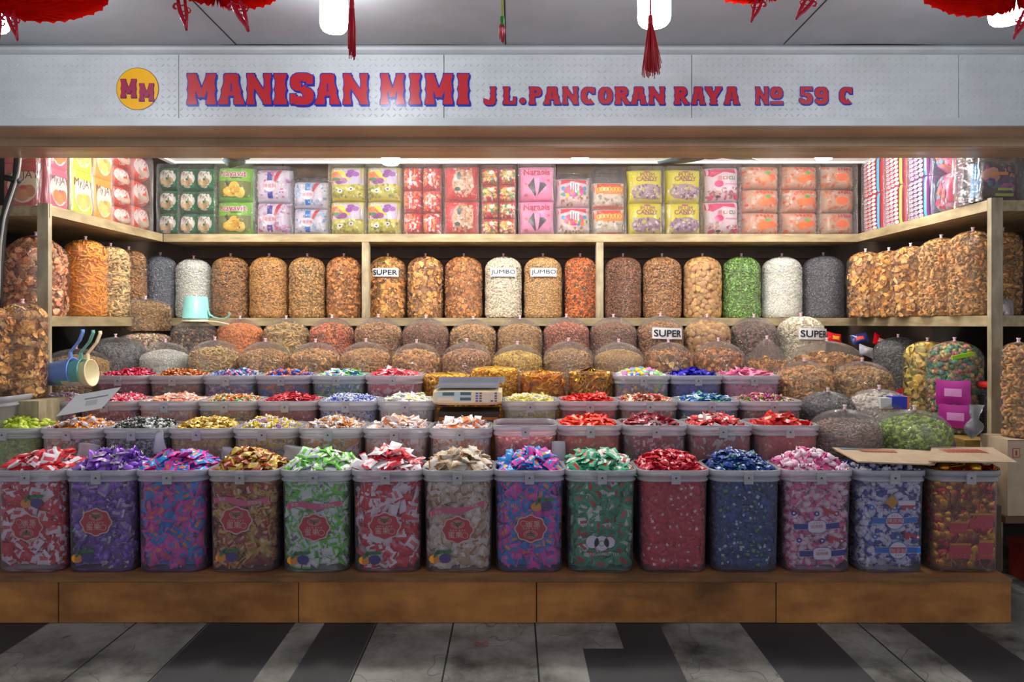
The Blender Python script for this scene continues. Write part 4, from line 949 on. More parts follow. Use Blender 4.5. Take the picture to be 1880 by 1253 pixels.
def snack_bag(x, y, z, r, h, kind, label, group, seed, tall=True, fillf=None, name='snack_bag', film=None, tie=True, sx=1.0, sy=.86, lean=0, peak=0, domeh=None, rotz_=0, cat='bag'):
    rg = np.random.default_rng(seed); D = FOOD[kind]
    t = thing(name, (x, y, z), label, cat, group); t.rotation_euler = (0, lean, rotz_)
    dome = domeh if domeh else (.10*r/.125 if tall else h*.42)
    if fillf is None: fillf = .955 if tall else .70
    hs = h-dome                                       # straight side height
    def prof(v):                                      # film radius factor at height v
        if v < .02: return .93+.07*(v/.02)
        if v <= hs: return 1+.012*sin(v*40+seed)
        q = (v-hs)/dome; return max(.0, (1-q**(2.3 if tall else 2.2))**.5*(1-peak*q*.5))
    # film
    k, n = 56, 26; V = []; UV = []
    zs = np.concatenate([np.linspace(0, .02, 3), np.linspace(.02, hs, 10)[1:], hs+dome*np.sin(np.linspace(0, pi/2, n-12))[1:]])
    ph = rg.uniform(0, 6.3, 8)
    for i, v in enumerate(zs):
        for j in range(k):
            a = 2*pi*j/k; f = prof(v); q = max(0, (v-hs)/dome)
            wr = .010*(.3+2.2*q*(1-q*.3))*(sin(11*a+ph[0]+v*7)+.7*sin(19*a+ph[1]-v*11)+.5*sin(29*a+ph[2])) * (.35 if tall else .8)
            rr = r*f*(1+wr)+.0
            zz = v-.006*q*(1+sin(13*a+ph[3]))*(.5 if tall else 1)
            V.append((sx*rr*cos(a), sy*rr*sin(a), zz)); UV.append((a*2, v*6))
    m = len(zs); fs = [(i*k+j, i*k+(j+1) % k, (i+1)*k+(j+1) % k, (i+1)*k+j) for i in range(m-1) for j in range(k)]
    fs += [tuple(range(k-1, -1, -1))]
    b = MB().add(V, fs); b.obj('plastic_film', film or (m_film if tall else m_film_short), t, uv=UV)
    if tie:
        b = MB().lathe([(.001,-.008),(.007,-.004),(.0085,0),(.005,.004),(.007,.011),(.009,.017),(.003,.016),(.001,.01)], 12, (0,0,h))
        b.obj('tie', m_tie, t)
    # contents
    mats = [PAL('snack_'+kind, D['cols'], D['rough'], D.get('metal', 0))]
    L, W, Th = D['L'], D['W'], D['Th']; b = MB()
    top = h*fillf if tall else hs+dome*(.30)
    if not tall and fillf: top = h*fillf
    rin = r-L*.20-.003
    def cprof(v):
        a = prof(v) if v < top else 0
        q = max(0, (v-(top-.035))/.035); return a*(1-.25*q*q) if v < top else 0
    ring_z = [.006, .03, top*.5, top-.035, top-.012]
    V = []
    for v in ring_z:
        for j in range(20): a = 2*pi*j/20; V.append((sx*(rin-W*.55)*cprof(v)*cos(a), sy*(rin-W*.55)*cprof(v)*sin(a), v-W*.1))
    fs = [(i*20+j, i*20+(j+1) % 20, (i+1)*20+(j+1) % 20, (i+1)*20+j) for i in range(4) for j in range(20)]+[tuple(80+j for j in range(20))]
    b.add(V, fs)
    def put(P, Nn, tang):
        n = len(P)
        if n == 0: return
        q = rg.integers(0, len(D['t']), n)
        elong = W < .7*L
        B = bases(Nn, .3, 1.0 if elong else None, tang if elong else None, rg=rg)
        s = 1+.13*rg.normal(size=n)
        for i, tt in enumerate(D['t']):
            kk = q == i; b.many(tt, P[kk], B[kk], np.stack([L*s[kk], W*s[kk], Th*s[kk]], 1))
    area = L*max(W, L*.4)*.6
    n = int(1.75*D['cov']*(2*2.15*r)*top/area); n = min(n, 5200)
    a = -pi/2+rg.uniform(-2.1, 2.1, n); v = rg.uniform(.004, 1, n)*(top-.004)
    c = np.array([cprof(q) for q in v]); rad = (rin-W*rg.uniform(0, .75, n))*c
    P = np.stack([sx*rad*np.cos(a), sy*rad*np.sin(a), v], 1)
    Nn = np.stack([np.cos(a), np.sin(a), 0*a+.0], 1); tg = np.stack([-np.sin(a), np.cos(a), 0*a], 1)
    put(P, Nn, tg*1.2)
    n = int(2.0*D['cov']*pi*rin*rin*sy*cprof(top-.01)**2/area); n = min(n, 2500)
    a = rg.uniform(0, 2*pi, n); q = np.sqrt(rg.random(n)); ct = cprof(top-.012)
    P = np.stack([sx*rin*ct*q*np.cos(a), sy*rin*ct*q*np.sin(a), top-.012+(.030 if not tall else dome*.18)*(1-q*q)-W*rg.random(n)*.5], 1)
    if tall and fillf > .9: P[:,2] = np.minimum(P[:,2], h-.012)
    put(P, np.tile([0,0,1.], (n,1))+.3*np.stack([np.cos(a)*q, np.sin(a)*q, 0*a], 1), np.stack([np.cos(a*7), np.sin(a*7), 0*a], 1)*.01)
    zz_ = np.linspace(0, h, 60); pp_ = np.array([prof(q) for q in zz_])
    for A in b.v:                                     # pieces press against the film from inside
        A[:,2] = np.clip(A[:,2], .001, h-.006 if tie else h+.014); lim = r*np.interp(A[:,2], zz_, pp_)*.972
        q_ = np.hypot(A[:,0]/sx, A[:,1]/sy); m_ = q_ > lim; f_ = lim[m_]/q_[m_]; A[m_,0] *= f_; A[m_,1] *= f_
    o = b.obj('snack_filling', mats, t); o['kind'] = 'stuff'
    return t
def bag_card(t, r, txt, wpx, hpx, zc, Y, xo=0, serif=False, tilt=0, sy=.86):
    """white paper card taped round the bag"""
    w, h = wpx*Y/F, hpx*Y/F; b = MB(); n = 12; rr = r+.005
    def on(x, e): a = (x+xo)/rr; return (rr*1.0*sin(a)+(e*sin(a)), -(rr*sy+e)*cos(a)-(.004))
    V = []
    for i in range(n+1):
        x = -w/2+w*i/n
        for s in (-1, 1):
            p = on(x, .0); V.append((p[0], p[1], zc+s*h/2+tilt*x))
    b.add(V, [(2*i, 2*i+2, 2*i+3, 2*i+1) for i in range(n)])
    o = b.obj('paper_card', M('white_card', (226,228,232), .6), t, smooth=False)
    V2, fs = text2d(txt, h*1.02, res=4, bold=h*.02)
    sc = (w*.9)/(V2[:,0].max()-V2[:,0].min()); sc2 = h*.62/(V2[:,1].max()-V2[:,1].min()); cx = (V2[:,0].max()+V2[:,0].min())/2; cy = (V2[:,1].max()+V2[:,1].min())/2
    b = MB(); V = []
    for p in V2:
        x = (p[0]-cx)*sc; q = on(x, .003); V.append((q[0], q[1], zc+(p[1]-cy)*sc2+tilt*x))
    b.add(V, fs)
    if serif:
        xs = V2[:,0]
    b.obj('lettering', M('card_ink', (24,24,34), .6), o, smooth=False)

# tall bags on the back shelf
YT = 4.43; zS = 1.158
tall = [(262,321,'grey_flake','grey flaky snacks, leftmost on the back wall'),(320,386,'white_flake','white flaky snacks behind the mint scoop'),(386,456,'brown_stick','short golden brown sticks, right of the white flakes'),
 (456,528,'gold_stick','small pale gold sticks with a dark tag'),(528,597,'nut_brown','brown peanut snacks, second left of the divider post'),(597,663,'amber_flake','amber chips touching the left side of the divider post'),
 (676,746,'amber_chip','amber chips with a card reading SUPER on the back shelf'),(746,815,'amber_chip_big','large round tan chips between two amber bags'),(815,887,'amber_flake','curled amber chips left of the white beans'),
 (889,959,'white_bean','white beans with a card reading JUMBO'),(961,1033,'tan_bean','tan beans with a card reading JUMBO'),(1036,1095,'orange_nut','orange nuts flecked with green leaves, left of the divider post'),
 (1110,1179,'brown_bean','dark reddish brown nuts, right of the divider post'),(1180,1253,'brown_nut','toffee brown nuts left of the ball snacks'),(1255,1327,'ball','large round tan ball snacks on the back shelf'),
 (1327,1399,'green_pea','bright green peas'),(1400,1475,'white_flake','white flaky snacks right of the green peas'),(1476,1552,'dark_flake','dark grey seeds, rightmost on the back wall')]
for i, (a, b_, kd, desc) in enumerate(tall):
    r = (b_-a)*YT/F/2-.001; top = 470 if a > 320 and a < 1470 else 468
    if a == 320: top = 474
    if a == 1036: top = 470
    sy = .8
    t = snack_bag(PX((a+b_)/2, YT), YT+.02, zS, r, PZ(top, YT)-zS, kd, f'tall clear bag of {desc}', 'tall clear snack bags on the back shelf', 500+i, True, fillf=.965, film=m_film_grey if kd in ('grey_flake','dark_flake') else None, sy=sy, sx=1.0)
    if a == 676: bag_card(t, r, 'SUPER', 51, 15, PZ(502,YT)-zS, YT, sy=sy)
    if a == 889: bag_card(t, r, 'JUMBO', 51, 15, PZ(502,YT)-zS, YT, .0, sy=sy)
    if a == 961: bag_card(t, r, 'JUMBO', 51, 15, PZ(502,YT)-zS, YT, .0, sy=sy)
# tall bags on the side shelves: (pxc, Y, half width m, py top, kind, label)
side = [(66,3.46,.148,432,'pink_chip','broad clear bag of salmon orange chips behind the left shelf post'),
 (157,3.70,.112,440,'orange_stick','tall clear bag of bright orange sticks on the left side shelf'),
 (203,3.93,.105,452,'cream_stick','tall clear bag of cream sticks beside the bright orange sticks'),
 (236,4.15,.105,458,'brown_stick','tall clear bag of brown sticks in the left shelf corner'),
 (1589,4.16,.105,462,'amber_chip_big','tall clear bag of amber chips in the right shelf corner'),
 (1632,3.98,.100,460,'amber_chip','tall clear bag of tan chips, second out from the right shelf corner'),
 (1672,3.78,.105,452,'amber_chip_big','tall clear bag of broad amber chips, third out from the right shelf corner'),
 (1728,3.56,.112,437,'elbow','tall clear bag of curved golden snacks, second in from the right post'),
 (1786,3.33,.112,424,'elbow','tall clear bag of curved golden snacks just inside the right post'),
 (1834,3.45,.085,424,'curl','clear bag of brown curls in shade behind the right post')]
for i, (pc, Y, r, pt, kd, lab) in enumerate(side):
    zz = 1.158; x = PX(pc, Y)
    if pc == 1834: x += .02
    snack_bag(x, Y, zz, r, PZ(pt, Y)-zz, kd, lab, 'tall clear snack bags on the side shelves', 540+i, True, fillf=.93 if pc == 66 else .96, sy=.95, peak=.5 if pc == 66 else 0)
# sixth row
Y6 = 4.1
row6 = [(397,482,'orange_pea','orange peas',585),(482,567,'pale_noodle','pale noodle sticks',585),(567,650,'orange_red','orange nuts with green specks',583),(650,738,'brown_nut','light brown nuts below the divider post',582),
 (738,825,'brown_bean','dark brown nuts near the left divider post',584),(825,912,'nut_brown','medium brown nuts left of centre',586),(912,997,'tan_rice','tan grain snacks at the centre',585),(997,1083,'red_nut','reddish nuts',582),
 (1083,1170,'brown_bean','dark brown nuts below the right divider post',582),(1170,1256,'brown_nut','brown nuts with a card reading SUPER',580),(1256,1342,'ball','large round ball snacks',582),(1342,1428,'dark_ball','dark brown balls',582),(1428,1515,'white_bean','white beans with a card reading SUPER',580)]
for i, (a, b_, kd, desc, pt) in enumerate(row6):
    r = (b_-a)*Y6/F/2; t = snack_bag(PX((a+b_)/2, Y6), Y6+.01, .862, r, PZ(pt, Y6)-.862, kd, f'rounded bag of {desc}, just under the back shelf', 'rounded snack bags under the back shelf', 600+i, False, fillf=.83 if a != 1428 else .95, sy=.93, domeh=.11)
    if a == 1170: bag_card(t, r, 'SUPER', 59, 20, PZ(612,Y6)-.862, Y6, .02, True, -.03, .93)
    if a == 1428: bag_card(t, r, 'SUPER', 60, 20, PZ(613,Y6)-.862, Y6, .03, True, -.03, .93)
# fifth row
Y5 = 3.815
row5 = [(258,348,'white_flake','white flakes',628),(348,441,'pale_noodle','straw coloured sticks',624),(441,533,'nut_brown','plump tan snacks',627),(533,625,'elbow','bent golden sticks',628),(625,718,'gold_stick','chunky golden sticks',627),(718,811,'elbow','small curved snacks',629),
 (811,903,'brown_nut','ochre brown pieces',627),(903,997,'yellow_seed','yellow seeds',632),(997,1090,'tan_rice','small tan grains',626),(1090,1182,'wheat','pale round seeds',628),(1182,1272,'amber_chip','amber discs',628),(1272,1365,'amber_flake','amber chips',626)]
for i, (a, b_, kd, desc, pt) in enumerate(row5):
    r = (b_-a)*Y5/F/2; snack_bag(PX((a+b_)/2, Y5), Y5, .722, r, PZ(pt, Y5)-.722, kd, f'rounded bag of {desc}, in the row above the candy tubs', 'rounded snack bags above the candy tubs', 620+i, False, fillf=.80, sy=.95, domeh=.115)
# gold bags in the fourth row
for i, (a, b_, kd, desc, pt, Y) in enumerate([(775,864,'gold_almond','small gold foil nuts left of the scale',684,3.56),(864,952,'gold_almond','large gold foil nuts behind the scale',673,3.56),(951,1040,'gold_coin','gold foil coins',681,3.56),(1041,1130,'gold_square','gold foil squares',679,3.56)]):
    r = (b_-a)*Y/F/2; snack_bag(PX((a+b_)/2, Y), Y, .470, r, PZ(pt, Y)-.470, kd, f'clear jar of {desc}', 'clear jars of gold wrapped chocolates', 640+i, True, fillf=1.0, name='chocolate_jar', tie=False, sy=.82, domeh=.02, cat='jar')
# stragglers left and right: (pxc, wpx, pytop, pybottom, Y, kind, tall, label, opts)
odd = [
 (41,86,556,728,3.10,'amber_chip_big',True,'big clear bag of amber chips in front of the left shelf post',{}),
 (-22,84,562,744,2.98,'amber_chip',True,'clear bag of dark amber chips cut by the left edge',{}),
 (267,91,549,606,4.06,'tan_rice',False,'squat clear bag of oat coloured grains left of the mint scoop',dict(fillf=.84,domeh=.07)),
 (267,92,603,664,4.02,'pastel_mix',False,'squat clear bag of pastel balls under the oat coloured grains',dict(fillf=.9,domeh=.05,tie=False)),
 (357,82,588,665,4.02,'dark_mix',False,'clear bag of dark dried fruit under the mint scoop',dict(fillf=.8,domeh=.09)),
 (140,112,640,700,3.56,'wheat',False,'low clear bag of tan grains behind the blue scoops',dict(fillf=.8,domeh=.1)),
 (212,104,619,690,3.78,'grey_seed',False,'dark clear bag of grey seeds behind the crimson candies',dict(film='grey',fillf=.85,domeh=.09)),
 (1408,88,622,700,3.78,'amber_chip',False,'peaked clear bag of amber chips with a gathered neck',dict(fillf=.6,domeh=.17,peak=1.0)),
 (1518,126,626,700,3.80,'amber_chip_big',False,'wide slumped clear bag of amber discs under the right shelf',dict(fillf=.72,domeh=.12)),
 (1477,106,663,732,3.52,'elbow',False,'clear bag of golden curls right of the rose pink packets',dict(fillf=.84,domeh=.12)),
 (1583,108,663,732,3.50,'nut_brown',False,'clear bag of golden brown sticks right of the golden curls',dict(fillf=.84,domeh=.12)),
 (1520,100,719,775,3.26,'plum',False,'low clear bag of dark prunes',dict(film='grey',fillf=.88,domeh=.09)),
 (1614,110,714,775,3.22,'white_nut',False,'low clear bag of white nuts with the blue box on it',dict(fillf=.88,domeh=.09)),
 (1551,129,751,850,2.96,'brown_seed',False,'clear bag of brown caraway-like seeds behind the cardboard',dict(fillf=.84,domeh=.12)),
 (1679,128,752,850,2.96,'green_snack',False,'clear bag of yellow-green snacks behind the cardboard',dict(fillf=.88,domeh=.11)),
 (1649,88,619,740,4.00,'grey_seed',True,'tall clear bag of grey pieces with round red badge on the low right shelf',dict(film='grey')),
 (1703,84,626,757,3.66,'potato_chip',True,'tall clear bag of yellow potato chips on the low right shelf',{}),
 (1870,58,628,802,2.98,'elbow',True,'tall clear bag of golden curls standing on the carton at the right edge',{}),
]
for i, (pc, wp, pt, pb, Y, kd, tl, lab, op) in enumerate(odd):
    op = dict(op); r = wp*Y/F/2; z = PZ(pb, Y-.05)
    z = {-22:.82, 41:.785, 140:.74, 212:.722, 267:(None), 357:.862, 1408:.722, 1518:.722, 1477:.642, 1583:.642, 1520:.523, 1614:.523, 1551:.362, 1679:.362, 1649:.59, 1703:.59, 1870:.627}.get(pc, z) or (PZ(608,4.06) if pt == 549 else .862)
    if op.get('film') == 'grey': op['film'] = m_film_grey
    if pt == 603: ztop = PZ(608,4.06)-.004
    else: ztop = PZ(pt, Y)
    t = snack_bag(PX(pc, Y), Y, z, r, ztop-z, kd, lab, None, 660+i, tl, sy=.9, **op)
    if pc == 1649:
        b = MB(); rr = r*.9+.006
        flat(b, ring(.055,.052,30), -rr-.002, 0, .03, .115); flat(b, [(-.05,-.018),(.05,-.018),(.05,.018),(-.05,.018)], -rr-.003, 1, .03, .115)
        ftext(b, 'DUNK', .03, -rr-.004, 2, .03, .125, .001); ftext(b, 'DUNK', .03, -rr-.004, 2, .03, .104, .001)
        b.obj('round_badge', [m_lred, m_lwhite, M('badge_ink',(30,24,40),.6)], t, smooth=False, rot=R(-29))
# packed bag of pink packets and jelly sweets on the low right shelf
t = snack_bag(PX(1755,3.36), 3.37, .59, .128, PZ(626,3.36)-.59, 'mixed_jelly', 'tall bag of jellies and magenta packets on the low right shelf', None, 690, True, sy=.9)
b = MB()
for zc, xo in ((.20,.0),(.085,.01)):
    T = T_sachet(.8,.35,8,6,.84,True,.03,5); b.add(np.array(T[0])[:, [0,2,1]]*np.array([.14,.06,.15])+np.array([xo,-.119,zc]), T[1], [0 if q != 2 else 1 for q in T[2]])
b.obj('magenta_packet', [M('magenta_wrap',(176,40,140),.3,.1), M('magenta_print',(226,150,206),.4)], t, rot=R(-36))
t = thing('dark_jar', (2.30, 3.24, .59), 'square clear jar of black beans with red lid in the low right shelf', 'jar')
b = MB(); loft(b, [(rrect(.13,.13,.02),0),(rrect(.14,.14,.02),.01),(rrect(.14,.14,.02),.21),(rrect(.12,.12,.02),.225)]); b.obj('jar_body', m_film, t, uv=np.zeros((b.n,2)))
b = MB(); loft(b, [(rrect(.13,.13,.02),.226),(rrect(.15,.15,.02),.228),(rrect(.15,.15,.02),.25),(rrect(.13,.13,.02),.256)], 0, True, True); b.obj('jar_lid', M('red_lid',(190,40,36),.35), t)
rg = np.random.default_rng(5); b = MB(); loft(b, [(rrect(.115,.115,.02),.004),(rrect(.115,.115,.02),.19)], 0, True, True)
P = np.stack([rg.uniform(-.058,.058,420), np.full(420,-.058), rg.uniform(.01,.195,420)], 1); b.many(NUT[0], P, bases(np.tile([0,-1.,0],(420,1)),.4,rg=rg), np.full((420,3),.018))
P = np.stack([np.full(420,-.058), rg.uniform(-.058,.058,420), rg.uniform(.01,.195,420)], 1); b.many(NUT[0], P, bases(np.tile([-1.,0,0],(420,1)),.4,rg=rg), np.full((420,3),.018))
o = b.obj('bean_filling', PAL('black_beans', shades((40,30,26),6,.3), .4), t); o['kind'] = 'stuff'
# ---------------------------------------------------------------- printed packs in clear outer bags
m_wrap = film_mat('crinkled_outer_film', gloss=.13, haze=.03, rough=.16, mode='pack', strength=1.0)
class Pack:
    """one pillow pack or carton: print drawn in u,v in [-1,1] on its front"""
    def __init__(s, w, d, h, box=False): s.w, s.d, s.h, s.box = w, d, h, box
    def f(s, u, v):
        u, v = np.clip(u, -1, 1), np.clip(v, -1, 1)
        return s.d/2*(1-.10*u**8)*(1-.06*v**8) if s.box else s.d/2*np.sqrt(np.clip(1-np.abs(u)**5,0,1))*np.sqrt(np.clip(1-np.abs(v)**5,0,1))*(1+.05*np.sin(5*u+3*v))
    def body(s, parent, name, m, at):
        n = 12; V = []; b = MB(); uu = np.sin(np.linspace(-pi/2, pi/2, n+1))
        for sg in (-1, 1):
            for i in range(n+1):
                for j in range(n+1):
                    u, v = uu[i], uu[j]; y = s.f(u, v)
                    V.append((u*s.w/2*(1 if s.box else (1-.04*(1-v*v))), sg*max(y, .0005), v*s.h/2))
        fs = []; q = n+1; M2 = q*q
        for i in range(n):
            for j in range(n):
                f = (i*q+j, (i+1)*q+j, (i+1)*q+j+1, i*q+j+1); fs.append(f); fs.append(tuple(M2+x for x in f[::-1]))
        for k in range(n):
            for a, c in ((k, k+1), (n*q+k+1, n*q+k), ((k+1)*q, k*q), (k*q+n, (k+1)*q+n)): fs.append((a, c, M2+c, M2+a))
        b.add(V, fs); return b.obj(name, m, parent, smooth=not s.box, loc=at)
    def draw(s, parent, decals, seed=0):
        rg = np.random.default_rng(seed); b = MB(); tb = MB(); cols = []; tcols = []
        def mi(c, L):
            if c not in L: L.append(c)
            return L.index(c)
        lay = [0]
        def put(P, fs, c, L=cols, B=b):
            lay[0] += 1; P = np.asarray(P, float); e = .0012+.00022*lay[0]
            y = -(s.f(P[:,0], P[:,1])+e)
            B.add(np.stack([P[:,0]*s.w/2*.985, y, P[:,1]*s.h/2*.985], 1), fs, mi(c, L))
        def ell(cx, cy, rx, ry, c, n=16):
            P = [(cx, cy)]; fs = []
            for k in (.5, .8, 1): P += [(cx+k*rx*cos(2*pi*i/n), cy+k*ry*sin(2*pi*i/n)) for i in range(n)]
            for i in range(n): j = (i+1) % n; fs += [(0, 1+i, 1+j), (1+i, 1+n+i, 1+n+j, 1+j), (1+n+i, 1+2*n+i, 1+2*n+j, 1+n+j)]
            put(P, fs, c)
        for dd in decals:
            t = dd[0]
            if t == 'rect':
                _, x0, y0, x1, y1, c = dd; n = 9
                P = [(x0+(x1-x0)*i/n, y0+(y1-y0)*j/n) for i in range(n+1) for j in range(n+1)]
                put(P, [(i*10+j, (i+1)*10+j, (i+1)*10+j+1, i*10+j+1) for i in range(n) for j in range(n)], c)
            elif t == 'ell': ell(*dd[1:])
            elif t == 'poly':
                Q = np.array(dd[1], float); Q2 = []
                for i in range(len(Q)):
                    for s_ in (0, .25, .5, .75): Q2.append(Q[i]*(1-s_)+Q[(i+1) % len(Q)]*s_)
                Q2 = np.array(Q2); cc = Q.mean(0); n = len(Q2); P = [cc]; fs = []
                for k in (.25, .5, .75, 1): P += list(cc+(Q2-cc)*k)
                for i in range(n):
                    j = (i+1) % n; fs.append((0, 1+i, 1+j))
                    for r_ in range(3): fs.append((1+r_*n+i, 1+(r_+1)*n+i, 1+(r_+1)*n+j, 1+r_*n+j))
                put(P, fs, dd[2])
            elif t == 'scat':
                _, x0, y0, x1, y1, r, k, cs = dd
                for _ in range(k):
                    q = rg.uniform(.6, 1.2)*r; ell(rg.uniform(x0, x1), rg.uniform(y0, y1), q/s.w*.6*rg.uniform(.6,1.3), q/s.h*.6*rg.uniform(.6,1.3), cs[rg.integers(len(cs))], 8); lay[0] -= .8
            elif t == 'text':
                _, st, cx, cy, hh, c = dd[:6]; bold = dd[6] if len(dd) > 6 else 0; squeeze = dd[7] if len(dd) > 7 else 1
                V, fs = text2d(st, 1, bold=bold); lay[0] += 1
                hh *= 1.25; sqz = min(1, 1.75/max(.01, (V[:,0].max()-V[:,0].min())*hh*s.h/s.w)); P = np.stack([cx+V[:,0]*hh*s.h/s.w*squeeze*sqz, cy+V[:,1]*hh], 1); put(P, fs, c, tcols, tb)
        ms = lambda L: [M('print_'+'_'.join(str(q) for q in c), c, .35) for c in L]
        if b.n: b.obj('printed_design', ms(cols), parent, smooth=False)
        if tb.n: tb.obj('lettering', ms(tcols), parent, smooth=False)
W_, K_, RD = (238,236,238), (30,26,34), (206,30,44)
def D_cracker(base=(24,128,88), band=(240,236,224), lid=(96,24,50), cookie=(206,176,130)):
    return base, [('ell',0,.0,.84,.86,band), ('rect',-.95,.62,.95,.95,base), ('text','My.JAY',.0,.46,.42,lid,.03), ('ell',-.32,-.35,.34,.3,cookie), ('ell',.36,-.3,.34,.3,tuple(int(q*.93) for q in cookie)), ('ell',.0,-.5,.36,.28,tuple(int(q*1.04) for q in cookie)), ('ell',.05,-.12,.2,.1,base)]
def D_kayavit(): return (122,196,34), [('rect',-.9,-.95,.9,.12,(112,124,50)), ('text','Kayavit',0,.55,.42,(250,240,246),.05), ('text','Kayavit',0,.55,.42,(196,24,120),.015), ('rect',-.1,.27,.5,.33,(60,70,30)),
    ('ell',.1,-.2,.3,.3,(240,206,80)), ('ell',-.1,-.5,.42,.3,(232,190,60)), ('ell',.35,-.55,.34,.3,(244,212,96)), ('ell',.12,-.38,.3,.22,(226,176,50)), ('scat',-.5,-.8,.6,.0,.02,22,[(250,226,130),(206,150,40),(170,110,40)]), ('poly',[(-.45,.05),(-.3,.2),(-.2,-.1),(-.3,-.2)],(50,60,60))]
def D_bubble(c1, strip, seal, n=90): return (214,206,222), [('scat',-.92,-.9,.92,.9,.03,n,c1), ('rect',-.2,-.95,.08,.95,strip), ('ell',-.06,-.1,.36,.34,W_), ('ell',-.06,-.1,.3,.28,(226,220,236)), ('text','陳皮梅' if seal == 1 else '話梅',-.06,-.1,.22,RD,.02), ('poly',[(.35,.9),(.6,.9),(.3,.1),(.2,.2)],(196,50,70)), ('rect',-.95,-.98,.95,-.86,(230,226,236))]
def D_grape(): return (206,200,90), [('rect',-.95,-.1,.95,.95,(204,196,224)), ('poly',[(-.95,.8),(-.2,.75),(.3,.1),(-.9,.0)],(238,220,50)), ('poly',[(-.95,.6),(-.5,.65),(.0,.1),(-.9,-.05)],(238,120,60)), ('text','OKA',-.35,.8,.3,W_,.04),
    ('ell',.3,.62,.22,.16,(150,70,170)), ('ell',.55,.5,.2,.15,(166,90,184)), ('ell',.2,.42,.2,.15,(140,60,160)), ('ell',-.15,.1,.24,.17,(150,60,150)), ('ell',-.4,.05,.2,.15,(132,50,140)), ('ell',-.6,.2,.26,.1,(30,130,80)),
    ('scat',-.9,-.95,.9,-.12,.032,70,[(196,190,50),(226,222,90),(160,160,40),(238,236,170),(140,140,50)]), ('ell',-.35,-.5,.15,.12,W_), ('ell',-.35,-.5,.07,.055,(90,60,120)), ('ell',.3,-.4,.15,.12,W_), ('ell',.3,-.4,.07,.055,(90,60,120)), ('rect',-.95,-.99,.95,-.9,(236,216,30))]
def D_redstrip(): return (206,30,50), [('rect',-.9,-.95,-.45,.95,(236,120,50)), ('rect',-.3,-.9,.02,.9,(236,222,226)), ('rect',.25,-.95,.35,.95,(246,170,50)), ('scat',-.9,-.9,.9,.9,.03,46,[(238,226,226),(226,60,60),(244,150,60),(190,20,40),(210,190,190)])]
def D_nut(): return (206,24,40), [('ell',.1,0,.62,.9,(206,170,140)), ('scat',-.45,-.8,.65,.8,.03,80,[(196,140,90),(222,190,160),(170,110,70),(226,214,206)]), ('poly',[(-.95,.7),(-.2,.9),(-.5,.1),(-.95,-.2)],RD), ('ell',-.1,.35,.12,.22,(40,84,84)), ('ell',-.2,-.4,.16,.12,(60,90,90))]
def D_redgold(): return (206,30,48), [('ell',-.1,.1,.75,.5,(216,176,80)), ('scat',-.85,-.9,.85,.6,.03,60,[(230,200,110),(206,150,60),(236,226,206),(90,150,70),(206,40,50)]), ('ell',.25,.3,.3,.25,(236,226,214)), ('poly',[(-.95,.95),(.95,.95),(.95,.6),(-.6,.75)],RD), ('ell',.35,-.45,.14,.12,(50,130,160))]
def D_pink(): return (236,146,190), [('text','Narabis',0,.58,.40,(186,24,60),.02), ('rect',-.3,.37,.3,.41,(176,90,130)), ('poly',[(-.5,-.2),(-.16,.28),(-.04,-.75),(-.1,-.8)],(52,50,66)), ('poly',[(.55,-.2),(.22,.22),(.06,-.75),(.0,-.8)],(60,56,74)), ('poly',[(-.14,.2),(.18,.2),(.03,-.6)],(246,170,206)), ('ell',.3,.12,.18,.16,(226,120,180)), ('ell',-.6,-.1,.09,.07,(226,110,120)), ('ell',.66,.1,.09,.07,(226,90,90)), ('ell',-.6,-.75,.12,.08,(214,110,130))]
def D_party(): return (216,200,204), [('poly',[(-.95,.95),(.95,.95),(.9,.5),(0,.7),(-.9,.45)],(220,30,70)), ('scat',-.9,-.95,.9,-.35,.03,60,[(196,150,110),(226,200,180),(160,110,80),(236,228,226)]), ('ell',0,.05,.62,.42,(226,70,120)), ('rect',-.22,-.1,-.02,.7,W_), ('rect',.05,-.1,.3,.6,W_), ('rect',-.15,0,-.08,.6,(120,120,130)), ('rect',.12,.0,.2,.5,(120,120,130)),
    ('scat',-.75,-.3,.75,-.05,.035,22,[(60,130,200),(246,200,50),(70,170,90),(206,50,160),(236,120,40)]), ('ell',0,-.3,.2,.1,(206,40,150)), ('ell',-.62,.2,.13,.14,(60,150,200)), ('ell',.62,.2,.13,.14,(60,150,200))]
def D_orange(): return (216,206,190), [('poly',[(-.95,.95),(.95,.95),(.95,.1),(-.95,.2)],(226,60,40)), ('poly',[(-.9,.6),(.9,.7),(.8,.0),(-.8,.0)],(244,140,40)), *[('ell',-.66+.22*k,.36+.03*(k%2),.13,.17,(250,206,60)) for k in range(7)], *[('rect',-.70+.22*k,.26,-.64+.22*k,.48+.03*(k%2),(206,60,30)) for k in range(7)], ('scat',-.9,-.9,.9,-.05,.03,60,[(236,230,222),(190,180,160),(222,210,190),(150,140,120)]), ('rect',-.95,-.99,.95,-.85,(226,80,40))]
def D_plum(): return (226,216,20), [('ell',.05,.8,.2,.07,(206,50,130)), ('text','PLUM',.06,.58,.30,(140,30,110),.01), ('text','CANDY',.02,.34,.30,(140,30,110),.01), ('rect',-.15,.2,.5,.24,(130,60,140)), ('ell',0,-.45,.85,.5,(168,142,158)), ('scat',-.8,-.9,.8,-.02,.03,70,[(150,110,146),(190,170,190),(206,196,80),(120,80,120),(214,206,216)]), ('rect',-.95,-.99,.95,-.9,(226,216,20))]
